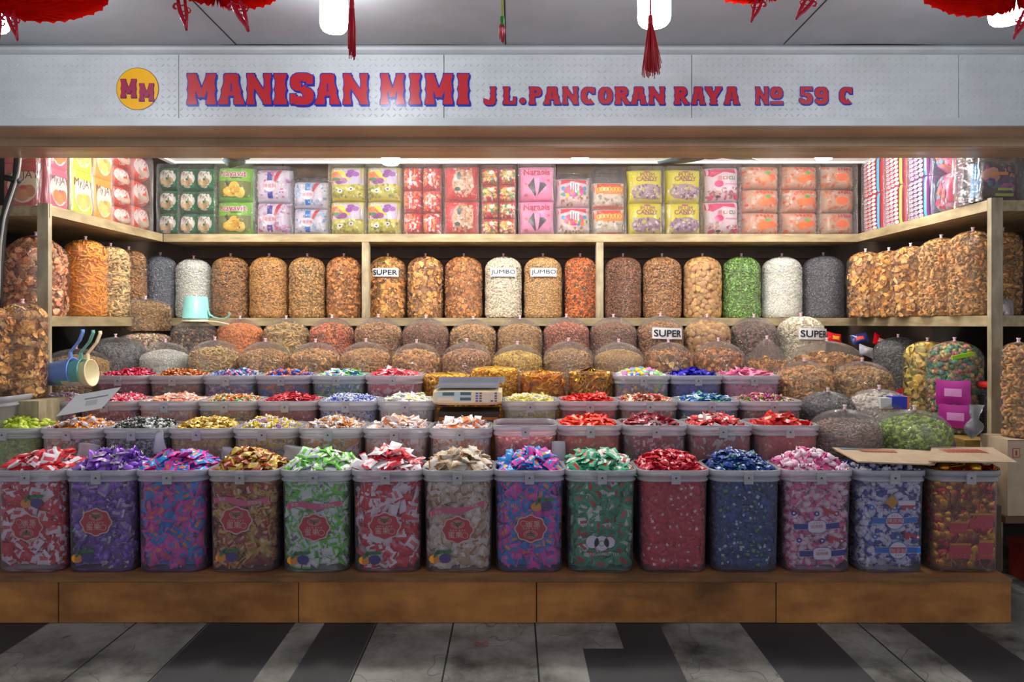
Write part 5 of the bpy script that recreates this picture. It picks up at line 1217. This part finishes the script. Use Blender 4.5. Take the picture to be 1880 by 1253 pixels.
def D_roll(): return (226,206,216), [('poly',[(-.95,.95),(.95,.95),(.95,.55),(.2,.75),(-.6,.35),(-.95,.5)],(222,50,110)), ('text','롤',-.2,.25,.26,(206,90,60),.03), ('rect',-.02,.2,.22,.38,(206,100,60)), ('rect',.04,.24,.16,.34,W_), ('text','CU',.5,.28,.24,(60,150,110),.03), ('ell',-.25,-.05,.26,.2,(226,30,130)), ('scat',-.9,-.95,.9,-.3,.03,60,[(226,180,190),(206,150,120),(236,226,226),(190,60,120),(150,110,110)]), ('ell',-.7,-.85,.15,.14,(222,30,110)), ('ell',.75,-.8,.15,.14,(222,30,110)), ('ell',-.3,-.8,.16,.07,K_), ('rect',.1,-.1,.8,-.05,(222,120,160))]
def D_jelly(): return (214,166,140), [('scat',-.95,-.95,.95,.95,.035,60,[(226,120,70),(236,150,100),(206,170,150),(230,100,60),(226,206,190)]), ('ell',.05,-.2,.36,.34,(246,130,50)), ('ell',.4,-.1,.3,.28,(240,112,40)), ('ell',.25,.25,.14,.16,(90,180,50)), *[('ell',-.3+.2*k,.62+.05*(k%2),.08,.12,(232,84,44)) for k in range(5)]]
def D_jelly2(): return (206,176,150), [('scat',-.95,-.95,.95,.95,.035,60,[(226,130,90),(216,150,110),(206,190,170),(206,120,90)]), ('ell',.1,-.1,.4,.4,(244,160,110)), ('ell',.1,-.1,.33,.33,(240,120,70)), *[('ell',-.1+.17*k,.58+.05*(k%2),.06,.13,(216,40,90)) for k in range(5)]]
def D_dots(bg, edge): 
    L = [('rect',-.98,-.98,-.86,.98,(236,230,236))]
    for i in range(3):
        for j in range(9):
            x = -.58+i*.54; y = -.88+j*.22
            L += [('ell',x,y,.19,.088,W_), ('ell',x-.08,y+.02,.04,.022,K_), ('ell',x+.08,y+.02,.04,.022,K_), ('ell',x,y-.035,.03,.016,K_)]
    return bg, L+[('rect',.86,-.98,.98,.98,edge)]
def D_mixpink(): return (226,150,180), [('scat',-.9,-.9,.9,.9,.04,80,[(226,110,150),(170,196,206),(236,206,216),(206,50,100),(236,160,90),(130,180,190)]), ('rect',.55,-.6,.8,.6,(206,30,90)), ('rect',-.98,-.98,-.84,.98,(90,180,220))]
def D_whitefilm(): return (206,196,206), [('scat',-.9,-.9,.9,.9,.05,40,[(226,222,230),(190,170,190),(214,180,170),(236,236,240)])]
def D_dark(): return (24,26,50), [('rect',-.98,-.98,-.8,.98,(20,130,180)), ('rect',.82,-.98,.98,.98,(20,90,150)), ('scat',-.7,-.4,.7,.9,.06,40,[(90,30,110),(160,60,140),(60,40,90),(190,130,120),(50,110,120)]), ('rect',-.4,.22,.3,.36,(226,130,30)), ('rect',-.1,-.5,.5,-.38,(170,190,30)), ('rect',-.2,-.76,.6,-.64,(170,190,30))]
def bundle(cx, yf, z, w, d, h, tiers, cols, design, label, rot=0, box=False, seed=0, group='bundles of packs on the upper shelf', film=True, slack=0, name='snack_pack_bundle', side_repeat=False, cat='packs'):
    """yf: centre of the front face; rot turns the front to face another way"""
    c = np.array([cx, yf, 0]) + rotz(rot)@np.array([0, d/2, 0])
    t = thing(name, (c[0], c[1], z), label, cat, group, rot); rg = np.random.default_rng(seed)
    ph, pw = h/tiers, w/cols
    for k in range(tiers):
        for q in range(cols):
            p = Pack(pw*.985, d*.92, ph*.99, box); base, dec = design() if not isinstance(design, list) else design[k]()
            o = p.body(t, 'carton' if box else 'pack', M('pack_'+'_'.join(map(str, base)), base, .35), (-w/2+pw*(q+.5), rg.uniform(-.002,.002), ph*(k+.5)+.002))
            if not box: o.rotation_euler = (0, rg.uniform(-.02,.02), 0)
            p.draw(o, dec, seed*31+k*7+q)
    if film:
        n, m = 48, 16; V = []; UV = []; H2 = h+.012+slack; ph0 = rg.uniform(0, 6, 4)
        pr = rrect(w+.008, d+.012, .03, 11)
        for i in range(m+1):
            v = i/m*H2; q = max(0, (v-h)/(slack+.012))
            for j, p in enumerate(pr):
                a = 2*pi*j/len(pr); k2 = 1+.006*sin(9*a+ph0[0]+v*20)+.005*sin(17*a-v*33+ph0[1]); pinch = 1-.85*q**1.5 if slack else 1-.1*q
                V.append((p[0]*(k2 if not slack else k2*(1-.15*q)), p[1]*k2*pinch, v+.001)); UV.append((a*2.2, v*9))
        L = len(pr); b = MB().add(V, [(i*L+j, i*L+(j+1) % L, (i+1)*L+(j+1) % L, (i+1)*L+j) for i in range(m) for j in range(L)]+[tuple(range(m*L, m*L+L))])
        b.obj('outer_film', m_wrap, t, uv=UV)
    return t
YB = 4.325; zU = 1.684
G = [
 (285,323,300,3,1,D_cracker,'narrow stack of green cracker packs in the left corner of the upper shelf',0),
 (324,389,302,3,2,D_cracker,'stack of green cracker packs, two wide, beside the lime snack bags',0),
 (391,461,300,2,1,D_kayavit,'lime green snack bags with magenta lettering and yellow crisps',0),
 (463,530,304,2,1,lambda: D_bubble([(226,110,150),(236,200,216),(206,150,200),(180,120,190),(240,230,238)],(44,50,160),1),'bags of pink and white candies with dark blue bands and violet tint',0),
 (532,600,318,2,1,lambda: D_bubble([(150,190,226),(226,232,240),(120,160,206),(200,206,226)],(20,120,206),1),'bags of white candies with bright blue bands under a slack film',.03),
 (601,668,299,2,1,D_grape,'two purple grape candy bags left of the glowing lamp',0),
 (669,735,299,2,1,D_grape,'two purple grape candy bags directly below the glowing lamp',0),
 (737,810,300,3,2,D_redstrip,'bundle of red and orange striped packs',0),
 (812,880,298,2,1,D_nut,'red bags of peanuts with a clear middle',0),
 (882,948,302,4,2,D_redgold,'bundle of small red and gold packs left of the pink ones',0),
 (951,1020,298,2,1,D_pink,'pink candy bags with dark arrow shapes and red lettering',0),
 (1021,1087,312,2,1,D_party,'bags with red tops and a ring of coloured dots',.03),
 (1088,1151,328,2,1,D_orange,'low stack of orange and red snack bags under loose film',.09),
 (1154,1222,304,2,1,D_plum,'left pair of yellow plum candy bags',.0),
 (1224,1292,304,2,1,D_plum,'right pair of yellow plum candy bags',0),
 (1295,1363,300,2,1,D_roll,'white and magenta candy bags right of the yellow ones',0),
 (1365,1438,298,3,1,D_jelly,'stack of orange jelly packs beside the white and magenta bags',0),
 (1440,1509,298,3,1,D_jelly,'stack of orange jelly packs, middle of three, below the right shop lamp',0),
 (1511,1577,298,3,1,D_jelly2,'stack of peach jelly packs in the right corner of the upper shelf',0)]
for i, (a, b_, pt, ti, co, ds, lab, sl) in enumerate(G):
    hgt = PZ(pt, YB)-zU-.014
    if a in (285,): pass
    bundle(PX((a+b_)/2, YB), YB, zU, (b_-a)*YB/F-.006, .20, hgt-(sl if sl < .05 else 0), ti, co, ds, lab, 0, False, 700+i, slack=sl)
XL, XRr = -2.235, 2.205
def sideb(pa, pb, X, ti, co, ds, lab, seed, box=False, h=.44, film=True):
    box = box or 'strip packs' in lab
    Ya, Yb_ = abs(X)*F/abs(pa-CX), abs(X)*F/abs(pb-CX); w = abs(Yb_-Ya)-.008
    bundle(X, (Ya+Yb_)/2, zU, w, .22, h, ti, co, ds, lab, pi/2 if X < 0 else -pi/2, box, seed, film=film)
sideb(92, 131, XL, 2, 1, lambda: D_cracker((226,110,140),(236,236,226),(110,30,60),(226,150,90)), 'pink snack cartons on the left side shelf', 740, True, .40)
sideb(135, 175, XL, 2, 1, lambda: D_cracker((206,226,70),(240,240,222),(110,30,60),(232,206,120)), 'yellow-green snack cartons next to the pink cartons', 741, True, .46)
sideb(177, 212, XL, 2, 1, lambda: D_cracker((240,160,60),(240,240,222),(110,30,60),(232,206,120)), 'orange-edged snack cartons next to the crinkled red packs', 742, True, .46)
sideb(213, 248, XL, 4, 1, lambda: D_cracker((226,70,40),(238,226,220),(150,30,40),(214,190,170)), 'crinkled red packs beside the snack cartons', 743, False, .46)
sideb(249, 283, XL, 3, 1, lambda: D_cracker((230,80,56),(232,216,210),(150,30,40),(206,180,160)), 'crinkled red packs beside the narrow green stack', 744, False, .46)
sideb(1580, 1618, XRr, 2, 1, lambda: D_dots((232,80,90),(40,150,220)), 'red strip packs of white dotted sweets in the right corner', 750)
sideb(1620, 1660, XRr, 2, 1, lambda: D_dots((222,90,110),(120,190,60)), 'rose strip packs of white dotted sweets, second from the right corner', 751)
sideb(1662, 1705, XRr, 2, 1, lambda: D_dots((160,60,170),(40,150,200)), 'purple strip packs of white dotted sweets', 752)
sideb(1707, 1750, XRr, 2, 1, D_mixpink, 'mixed pink and turquoise candy packs on the right side shelf', 753)
sideb(1752, 1786, XRr, 2, 1, D_whitefilm, 'pale crinkled packs near the front of the right side shelf', 754)
bundle(PX(1836,3.16), 3.15, zU, .22, .16, .40, 2, 1, D_dark, 'dark blue candy pack facing forward above the right post', 0, False, 755)
bundle(PX(38,3.28), 3.29, zU, .185, .12, .42, 2, 1, lambda: D_cracker((206,24,40),(236,222,190),(110,20,40),(214,130,60)), 'red snack cartons facing forward above the left post', 0, True, 756)

# ---------------------------------------------------------------- scoops
def scoop(name, parent, col, r0, r1, h, handle, mat_n, hang=False):
    m = M(mat_n, col, .35); b = MB()
    b.lathe([(.001,0),(r0-.004,0),(r0,.004),(r1,h-.006),(r1+.004,h-.004),(r1+.004,h),(r1-.002,h),(r0-.003,.006),(.001,.005)], 36, cap=False)
    o = b.obj(name, m, parent)
    b = MB(); x0 = r1; L = handle
    prof = [(x0-.004,h-.012),(x0+.03,h-.010),(x0+L*.6,h+.036),(x0+L*.9,h+.056),(x0+L,h+.056)] if not hang else [(x0-.01,h-.045),(x0+.012,h-.04),(x0+.03,h-.012),(x0+L*.7,h-.006),(x0+L*.92,h-.008),(x0+L,h-.022),(x0+L*1.01,h-.034)]
    V = []; wd = .0115
    for x, z in prof: V += [(x,-wd,z-.003),(x,wd,z-.003),(x,wd,z+.003),(x,-wd,z+.003)]
    n = len(prof); b.add(V, [(i*4+j, i*4+(j+1) % 4, i*4+4+(j+1) % 4, i*4+4+j) for i in range(n-1) for j in range(4)]+[(3,2,1,0),(n*4-4,n*4-3,n*4-2,n*4-1)])
    b.obj('handle', m, o, smooth=False); return o
# three nested scoops lying on their side, mouths to the right
for k, (col, nm, px, lab, sc) in enumerate([((110,150,226),'blue_plastic',81,'blue plastic measuring scoop, outermost of three nested scoops',1.0),((110,178,170),'teal_plastic',100,'teal plastic measuring scoop nested inside the blue one',.98),((232,222,176),'cream_plastic',113,'cream plastic measuring scoop nested inside the teal one',.95)]):
    t = thing('measuring_scoop', (0,0,0), lab, 'scoop', 'nested scoops lying on the candy tub')
    o = scoop('cup', t, col, .052*sc, .064*sc, .125, .13, nm)
    # mouth toward +x, handle upward and a little right
    t.location = (PX(px, 3.17), 3.19, PZ(689, 3.17)-.002*k); t.rotation_euler = (0, R(84), R(4))
    o.rotation_euler = (0, 0, pi)
for k, (col, nm, lab, dz) in enumerate([((132,196,190),'mint_plastic','mint green measuring scoop upside down on the dark dried fruit bag',.0),((232,226,196),'cream_plastic','cream measuring scoop under the mint green one',-.016)]):
    t = thing('measuring_scoop', (PX(360,4.0), 4.0, PZ(545+0,4.0)+dz), lab, 'scoop', 'upside-down scoops on the dark bag')
    h = .125; m = M(nm, col, .35); b = MB()
    b.lathe([(.001,0),(.058,0),(.064,-.006),(.074,-h),(.077,-h),(.077,-h-.006),(.072,-h-.006),(.060,-.006),(.001,-.004)], 36, cap=False)
    b.obj('cup', m, t); b = MB(); prof = [(.070,-h+.045),(.080,-h+.02),(.10,-h+.006),(.13,-h-.002),(.165,-h-.002),(.19,-h+.008),(.198,-h+.026),(.192,-h+.03)] if k == 0 else [(.07,-h),(.13,-h-.006),(.19,-h-.02)]
    V = []; wd = .012
    for x, z in prof: V += [(x,-wd,z-.003),(x,wd,z-.003),(x,wd,z+.003),(x,-wd,z+.003)]
    n = len(prof); b.add(V, [(i*4+j, i*4+(j+1) % 4, i*4+4+(j+1) % 4, i*4+4+j) for i in range(n-1) for j in range(4)]+[(3,2,1,0),(n*4-4,n*4-3,n*4-2,n*4-1)])
    b.obj('handle', m, t, smooth=False)
# ---------------------------------------------------------------- scale on its amber box
ys = 3.08
t = thing('price_scale', (PX(858,ys), ys, PZ(744,ys)), 'cream digital price scale with a steel tray and blue keys', 'scale')
ms = M('scale_cream', (226,208,170), .4); w = 126*ys/F
b = MB(); pr = [(-.0,.0),(.02,.0),(.24,.0),(.24,.06),(.06,.072),(.0,.062),(-.016,.012)]
n = len(pr); rr = rrect(w, .01, .004)
V = []; nx = 13
for i in range(nx):
    u = i/(nx-1)*2-1; k = 1-.22*abs(u)**8
    for (y, z) in pr: V.append((u*w/2, y+.0, .034+(z-.034)*k))
b.add(V, [(i*n+j, i*n+n+j, i*n+n+(j+1) % n, i*n+(j+1) % n) for i in range(nx-1) for j in range(n)]+[tuple(range(n)), tuple(range((nx-1)*n+n-1, (nx-1)*n-1, -1))])
b.obj('scale_body', ms, t, smooth=False)
b = MB().box((-w/2+.005,.02,.078), (w/2-.012,.24,.081)); b.box((-w/2+.005,.015,.076), (w/2-.012,.021,.086)); b.box((-w/2+.002,.235,.079), (w/2+.012,.242,.108)); b.box((w/2-.016,.02,.078), (w/2-.012,.24,.1)); b.box((-.1,.06,.066), (.1,.2,.078), 1)
b.obj('weighing_tray', [M('steel_tray', (176,176,182), .22, .9), M('tray_post', (40,38,40), .5)], t, smooth=False)
def on_face(u, v, e):   # face slope between (-.016,.012) and (0,.062)
    return (u, -.016+.016*v-e, .012+.05*v)
def facebox(b, u0, u1, v0, v1, e, mi):
    P = [on_face(u, v, ee) for ee in (e, -.001) for u, v in ((u0,v0),(u1,v0),(u1,v1),(u0,v1))]; b.add(P, [(0,1,2,3),(4,7,6,5),(0,4,5,1),(1,5,6,2),(2,6,7,3),(3,7,4,0)], mi)
b = MB(); facebox(b, -w*.44, w*.06, .12, .98, .002, 0); facebox(b, -w*.43, -w*.2, .16, .45, .0026, 1)
for (u0, u1, v0, v1) in ((-.36,-.19,.62,.9),(-.1,.055,.66,.92),(-.105,.055,.2,.46)): facebox(b, u0*w, u1*w, v0, v1, .003, 2)
b.obj('display', [M('display_pale', (190,206,206), .3), M('display_notice', (236,206,180), .5), M('lcd_dark', (92,106,112), .2)], t, smooth=False)
b = MB(); facebox(b, w*.10, w*.45, .1, .98, .002, 0); b.obj('keypad', M('keypad_peach', (236,206,176), .4), t, smooth=False)
for r_ in range(4):
    for c_ in range(6):
        b = MB(); u = w*(.14+c_*.055); v = .82-.22*r_; facebox(b, u-.0055, u+.0055, v-.06, v+.06, .0045, 0)
        col = (60,90,190) if c_ == 0 and r_ < 3 else (70,76,110) if c_ in (1, 5) or (r_ == 3 and c_ in (0, 4)) else (206,214,206)
        b.obj('key', M('key_%d_%d_%d' % col, col, .4), t, smooth=False)
for u in (-1, 1): MB().lathe([(.001,-.008),(.014,-.008),(.014,.001),(.001,.001)], 14, (u*w*.36,.03,0)).obj('foot', M('rubber_black', (26,26,28), .7), t)
yb = 3.09
t = thing('wooden_tray', (PX(860,yb), yb, .377), 'amber wooden tray box carrying the scale', 'tray'); hb = PZ(752,yb)-.377; wb = 108*yb/F
mo = wood('amber_lacquered_wood', (196,120,44), (160,90,30), (70,40,20), (1,4,4), .3, .4, 3)
b = MB(); b.box((-wb/2,0,hb-.05),(wb/2,.2,hb-.035)); b.obj('upper_board', mo, t, smooth=False)
b = MB(); b.box((-wb*.44,.008,0),(wb*.44,.2,hb-.051)); b.obj('lower_box', mo, t, smooth=False)
MB().box((-wb/2-.004,-.002,hb-.034),(wb/2+.004,.2,hb-.012)).obj('dark_mat', M('dark_mat', (52,40,32), .7), t, smooth=False)
# ---------------------------------------------------------------- card, loose plastic, boxes, cardboard
t = thing('paper_notice', (PX(163,3.0), 3.0, PZ(738,3.0)), 'white paper card lying askew on the tubs below the blue scoop', 'card'); t.rotation_euler = (R(58), R(-10), R(0))
b = MB().box((-.1,-.045,-.0015), (.1,.045,.0015)); b.v[-1][:,0] += b.v[-1][:,1]*.8
b.obj('card_sheet', M('card_white', (206,208,208), .45), t, smooth=False)
b = MB(); b.box((-.02,.012,.0016), (.085,.018,.002)); b.box((-.012,-.02,.0016), (.04,.004,.002), 1); b.obj('card_print', [M('grey_print', (120,120,124), .6), M('pale_print', (176,178,180), .6)], t, smooth=False)
m_pl = frosted('loose_white_plastic', (235,235,240), .72, (236,236,244), .25)
def plastic(px, py0, py1, Y, wpx, label, seed, tube=False, lean=0, name='plastic_bag'):
    rg = np.random.default_rng(seed); h = (py1-py0)*Y/F; w = wpx*Y/F; b = MB(); k = 16; V = []; m = 9
    for i in range(m):
        q = i/(m-1); ww = w/2*(1-.25*q+.12*sin(5*q+seed)) if not tube else w/2*(1-.12*q)
        for j in range(k):
            a = 2*pi*j/k; r = ww*(1+(.16 if not tube else .05)*sin(3*a+4*q+seed)+.06*sin(7*a))
            V.append((r*cos(a)+lean*h*q, .4*r*sin(a), h*q-(.25*h*(1-cos(a+seed))*.5*q if not tube else 0)))
    b.add(V, [(i*k+j, i*k+(j+1) % k, (i+1)*k+(j+1) % k, (i+1)*k+j) for i in range(m-1) for j in range(k)]+[tuple(range(k-1,-1,-1)), tuple((m-1)*k+j for j in range(k))])
    tag(b.obj(name, m_pl, None, loc=(PX(px,Y), Y, PZ(py1,Y))), label, 'plastic')
plastic(293, 789, 834, 2.84, 22, 'bottle-shaped twist of white plastic between the front and second rows', 1, name='plastic_roll')
plastic(163, 812, 846, 2.84, 46, 'crumpled white plastic sheet behind the red and white pillow candies', 2, name='plastic_sheet')
plastic(546, 817, 843, 2.84, 56, 'white plastic sheet tucked behind the lime green candies', 3, name='plastic_sheet')
plastic(418, 820, 843, 2.84, 26, 'small white plastic corner behind the gold and red candies', 4, name='plastic_sheet')
plastic(1025, 811, 856, 2.84, 28, 'upright white plastic strip behind the blue and pink candies', 5, True, name='plastic_strip')
b = MB(); t = thing('blue_box', (PX(1651,3.10), 3.12, PZ(752,3.10)), 'small royal blue box with orange edges on the white nut bag', 'box'); hb = .057
MB().box((-.032,-.02,0), (.036,.03,hb)).obj('box_side', M('royal_blue', (20,40,170), .4), t, smooth=False)
MB().box((-.084,-.019,.002), (-.033,.029,hb-.006)).obj('box_flap', M('pale_grey_card', (196,196,196), .5), t, smooth=False)
b = MB().box((.0365,-.02,-.002), (.046,.03,hb)); b.box((-.084,-.0195,-.003), (.036,.0295,.0)); b.obj('orange_edge', M('orange_edge', (240,110,30), .5), t, smooth=False); t.rotation_euler = (0,0,0)
m_cardb = wood('brown_cardboard', (190,168,140), (176,152,124), (120,100,80), (3,3,3), .8, .25, 3)
def sheet(pts, z, label, prints, tilt=0):
    """pts: corner pixels with their own distance -> world; thickness 5 mm"""
    W3 = [np.array((PX(p[0],p[2]), p[2], z+(p[3] if len(p) > 3 else 0))) for p in pts]; n = len(W3); c = sum(W3)/n
    t = thing('cardboard_sheet', tuple(c), label, 'cardboard')
    V = [w_-c for w_ in W3]+[w_-c+np.array((0,0,.005)) for w_ in W3]
    MB().add(V, [tuple(range(n-1,-1,-1)), tuple(range(n,2*n))]+[(i,(i+1) % n,n+(i+1) % n,n+i) for i in range(n)]).obj('board', m_cardb, t, smooth=False)
    return t, c
t1, c1 = sheet([(1575,868,2.60,.0),(1715,868,2.575,-.006),(1735,868,2.80,.0),(1640,868,2.83,.006),(1527,868,2.83,.012)], .590, 'torn brown cardboard sheet over the blue and white candy tub', None)
t2, c2 = sheet([(1705,868,2.57,.006),(1868,868,2.575,.0),(1822,868,2.84,.008),(1710,868,2.84,.012)], .592, 'brown cardboard sheet over the gold block tub', None)
def dab(t, c, z, poly, m, nm):
    b = MB(); b.add([(p[0]-c[0], p[1]-c[1], p[2]-c[2]+.0062) for p in poly], [tuple(range(len(poly)))]); b.obj(nm, m, t, smooth=False)
m_pr, m_pb = M('faded_red_print', (176,80,60), .7), M('faded_blue_print', (70,120,160), .7)
dab(t1, c1, 0, [(PX(1545,2.8),2.79,.600),(PX(1585,2.8),2.79,.599),(PX(1540,2.82),2.82,.601)], m_pb, 'blue_print')
for k in range(9):
    a = k/8; x = PX(1580,2.77)+a*.13; dab(t1, c1, 0, [(x,2.75,.599-.004*a),(x+.011,2.752,.599-.004*a),(x+.010,2.79,.5995-.004*a),(x-.002,2.787,.5995-.004*a)], m_pr, 'red_print')
for k in range(9):
    a = k/8; x = PX(1735,2.74)+a*.15; dab(t2, c2, 0, [(x,2.72,.601),(x+.013,2.725,.601),(x+.012,2.79,.601),(x-.002,2.785,.601)], m_pr, 'red_print')
def carton(x0, x1, y0, y1, z0, z1, label):
    t = thing('carton', ((x0+x1)/2, y0, z0), label, 'box'); w2, d2, h2 = (x1-x0)/2, y1-y0, z1-z0
    MB().box((-w2,0,0), (w2,d2,h2)).obj('carton_body', m_cardb, t, smooth=False)
    b = MB(); b.box((-w2+.02,-.0008,h2-.075), (-w2+.052,0,h2-.035), 0); b.box((-w2+.023,-.0012,h2-.072), (-w2+.049,-.0008,h2-.038), 1); b.box((-w2+.032,-.0016,h2-.065), (-w2+.040,-.0012,h2-.045), 0)
    b.obj('fragile_mark', [M('mark_red', (176,40,36), .7), m_cardb], t, smooth=False)
    MB().box((-w2,-.0005,h2-.004), (w2,.0,h2)).obj('top_seam', M('seam_dark', (110,90,66), .8), t, smooth=False)
carton(PX(1850,2.9), PX(1850,2.9)+.36, 2.9, 3.07, .302, .625, 'brown carton with a small red mark at the right edge')
tag(MB().box((PX(1846,2.9),2.9,.27), (2.85,3.07,.300)).obj('wooden_ledge', m_step, None, smooth=False), 'dark plank ledge carrying the brown carton at the right edge', 'ledge')
tag(MB().box((2.62,2.93,.002), (2.7,3.05,.269)).obj('ledge_post', m_step, None, smooth=False), 'dark post under the right-hand plank ledge', 'post')
t = thing('red_crate', (2.22+.14, 2.93, .0), 'red plastic crate on the floor under the plank ledge', 'crate'); b = MB(); b.box((-.14,0,.002),(.14,.12,.15)); 
for k in range(6): b.box((-.13+.045*k,-.004,.02),(-.10+.045*k,0,.13))
b.obj('crate_body', M('dull_red', (160,44,30), .5), t, smooth=False); MB().box((-.145,-.006,.151),(.145,.125,.165)).obj('crate_rim', M('dull_red_rim', (150,52,34), .5), t, smooth=False)
# plinth of the two bags at the left edge
t = thing('wooden_box', (-2.22, 2.97, .377), 'old wooden box under the big amber chip bag', 'box'); MB().box((-.12,0,0),(.16,.22,.405)).obj('box_body', m_old_wood_x, t, smooth=False)
t = tub(PX(-18,2.98), 2.98, .36, .262, .2, .45, 'grey frosted tub under the bag at the left edge', None, False)
# hoses and cables at the left edge
def cable(pts, r, label, col, name='hose', cat='cable', rough=.5):
    P = np.array([(PX(p[0],p[2]), p[2], PZ(p[1],p[2])) for p in pts]); n = 40; tt = np.linspace(0, len(P)-1, n)
    Q = np.stack([np.interp(tt, range(len(P)), P[:,k]) for k in range(3)], 1)
    for _ in range(3): Q[1:-1] = (Q[:-2]+2*Q[1:-1]+Q[2:])/4
    tag(MB().tube(Q, r, 10).obj(name, M(name+'_%d%d%d' % col, col, rough), None), label, cat)
cable([(34,284,3.16),(30,330,3.16),(12,380,3.16),(4,430,3.16),(-4,560,3.16)], .016, 'thick black hose bundle down the left edge', (30,30,34))
cable([(38,284,3.13),(34,320,3.13),(20,362,3.13),(8,398,3.13),(1,450,3.13),(-3,560,3.13)], .005, 'pale grey cable in front of the black hose', (176,170,160), 'cable')
cable([(83,284,3.20),(90,340,3.20),(91,400,3.20)], .0016, 'thin string hanging in front of the pink cartons', (150,140,120), 'string', 'string')
tag(MB().tube([(PX(18,3.14)-.02,3.14,PZ(326,3.14)),(PX(36,3.14),3.14,PZ(332,3.14))], .014, 8).obj('cable_clamp', M('black_tape', (22,22,24), .6), None), 'black tape band around the hose at the left', 'clamp')
# odds and ends under the right shelf
def bigpack(px, py, Y, w, h, c1, c2, label, rot=0, seed=0, tilt=.2, zoff=0):
    T = T_sachet(.7,.4,8,6,.84,True,.05,seed); t = thing('snack_packet', (PX(px,Y), Y, PZ(py,Y)), label, 'packet', None)
    b = MB().add(np.array(T[0])*np.array([w,w,w*.8])*.62, T[1], T[2])
    w = w; b.obj('packet_body', [M('pk%d_%d_%d' % c1, c1, .25, .1), M('pk%d_%d_%d' % c1, c1, .25, .1), M('pk%d_%d_%d' % c2, c2, .3)], t); t.rotation_euler = (R(70), tilt, rot)
bigpack(1532, 622, 4.1, .17, .1, (210,30,36), (236,170,60), 'red packet beside the white bean bag under the right shelf', .3, 1, .2)
bigpack(1578, 622, 4.15, .15, .1, (40,50,110), (226,60,40), 'dark blue packet with red print under the right shelf', -.2, 2, -.2)
bigpack(1617, 628, 4.1, .18, .1, (206,20,30), (230,210,190), 'bulging bright red packet under the right shelf', .2, 3, .5)
bigpack(1590, 645, 3.9, .15, .1, (180,186,206), (206,190,190), 'clear crumpled packet above the amber discs under the right shelf', .2, 4, .3)
t = thing('green_strip', (PX(1783,3.1), 3.16, PZ(655,3.1)), 'lime green plastic strip across the jelly bag on the low right shelf', 'strip'); MB().box((-.05,-.004,-.009),(.05,.004,.009)).obj('strip_body', M('lime_plastic', (150,206,20), .4), t, smooth=False); t.rotation_euler = (0, -.2, 0)
t = thing('knotted_bag', (PX(1796,3.02), 3.06, PZ(800,3.02)), 'small knotted clear bag hanging on the right post', 'bag'); b = MB(); V = []
for i in range(12):
    q = i/11; r = .035*(sin(pi*min(1,q*1.6)) if q < .55 else .25+1.0*(q-.55))+.004
    for j in range(16): a = 2*pi*j/16; V.append((r*(1+.22*sin(5*a+q*9)+.12*sin(9*a-q*14))*cos(a)+.02*q, r*.7*(1+.2*sin(4*a+q*11))*sin(a), -.02+.15*q))
b.add(V, [(i*16+j, i*16+(j+1) % 16, (i+1)*16+(j+1) % 16, (i+1)*16+j) for i in range(11) for j in range(16)]); b.obj('bag_film', frosted('grey_crumpled_film', (220,224,230), .35, (190,194,200)), t)
t = thing('small_toy_packet', (PX(1765,3.2), 3.25, .60), 'tiny red and orange packet in the shade below the low right shelf', 'packet')
t.location = (PX(1770,3.16), 3.2, PZ(822,3.16)); b = MB().add(np.array(T_sachet(.8,.4)[0])*.07, T_sachet(.8,.4)[1], T_sachet(.8,.4)[2]); b.obj('packet_body', [M('toy_red',(206,36,40),.3), M('toy_purple',(120,50,150),.3), M('toy_orange',(236,140,40),.3)], t); t.rotation_euler = (R(80),0,.4)
t = thing('frosted_box', (PX(1848,3.16), 3.20, 1.158), 'small clear box with a white piece inside, by the right post', 'box'); b = MB(); loft(b, [(rrect(.075,.07,.012),0),(rrect(.08,.075,.012),.004),(rrect(.08,.075,.012),.07),(rrect(.07,.065,.012),.078)], 0, True, True); b.obj('box_shell', m_tub, t)
MB().add(np.array(T_ell(9,7)[0])*(.05,.03,.05)+(0,0,.035), T_ell(9,7)[1]).obj('white_piece', M('bone_white',(226,216,196),.5), t)
t = thing('rubber_band', (PX(884,2.35), 2.375, .003), 'red rubber band twisted in a figure eight on the floor', 'rubber band'); a = np.linspace(0, 2*pi, 41)
MB().tube(np.stack([.022*np.sin(a), .012*np.sin(2*a), .002+.001*np.cos(a)], 1), .0012, 6).obj('band', M('band_red',(170,50,46),.5), t)
tag(MB().tube([(PX(1815,3.05),3.078,.47),(PX(1838,3.05),3.078,.468)], .0015, 5).obj('cord', M('cord_red',(170,40,40),.6), None), 'thin red cord tied round the right post low down', 'cord')
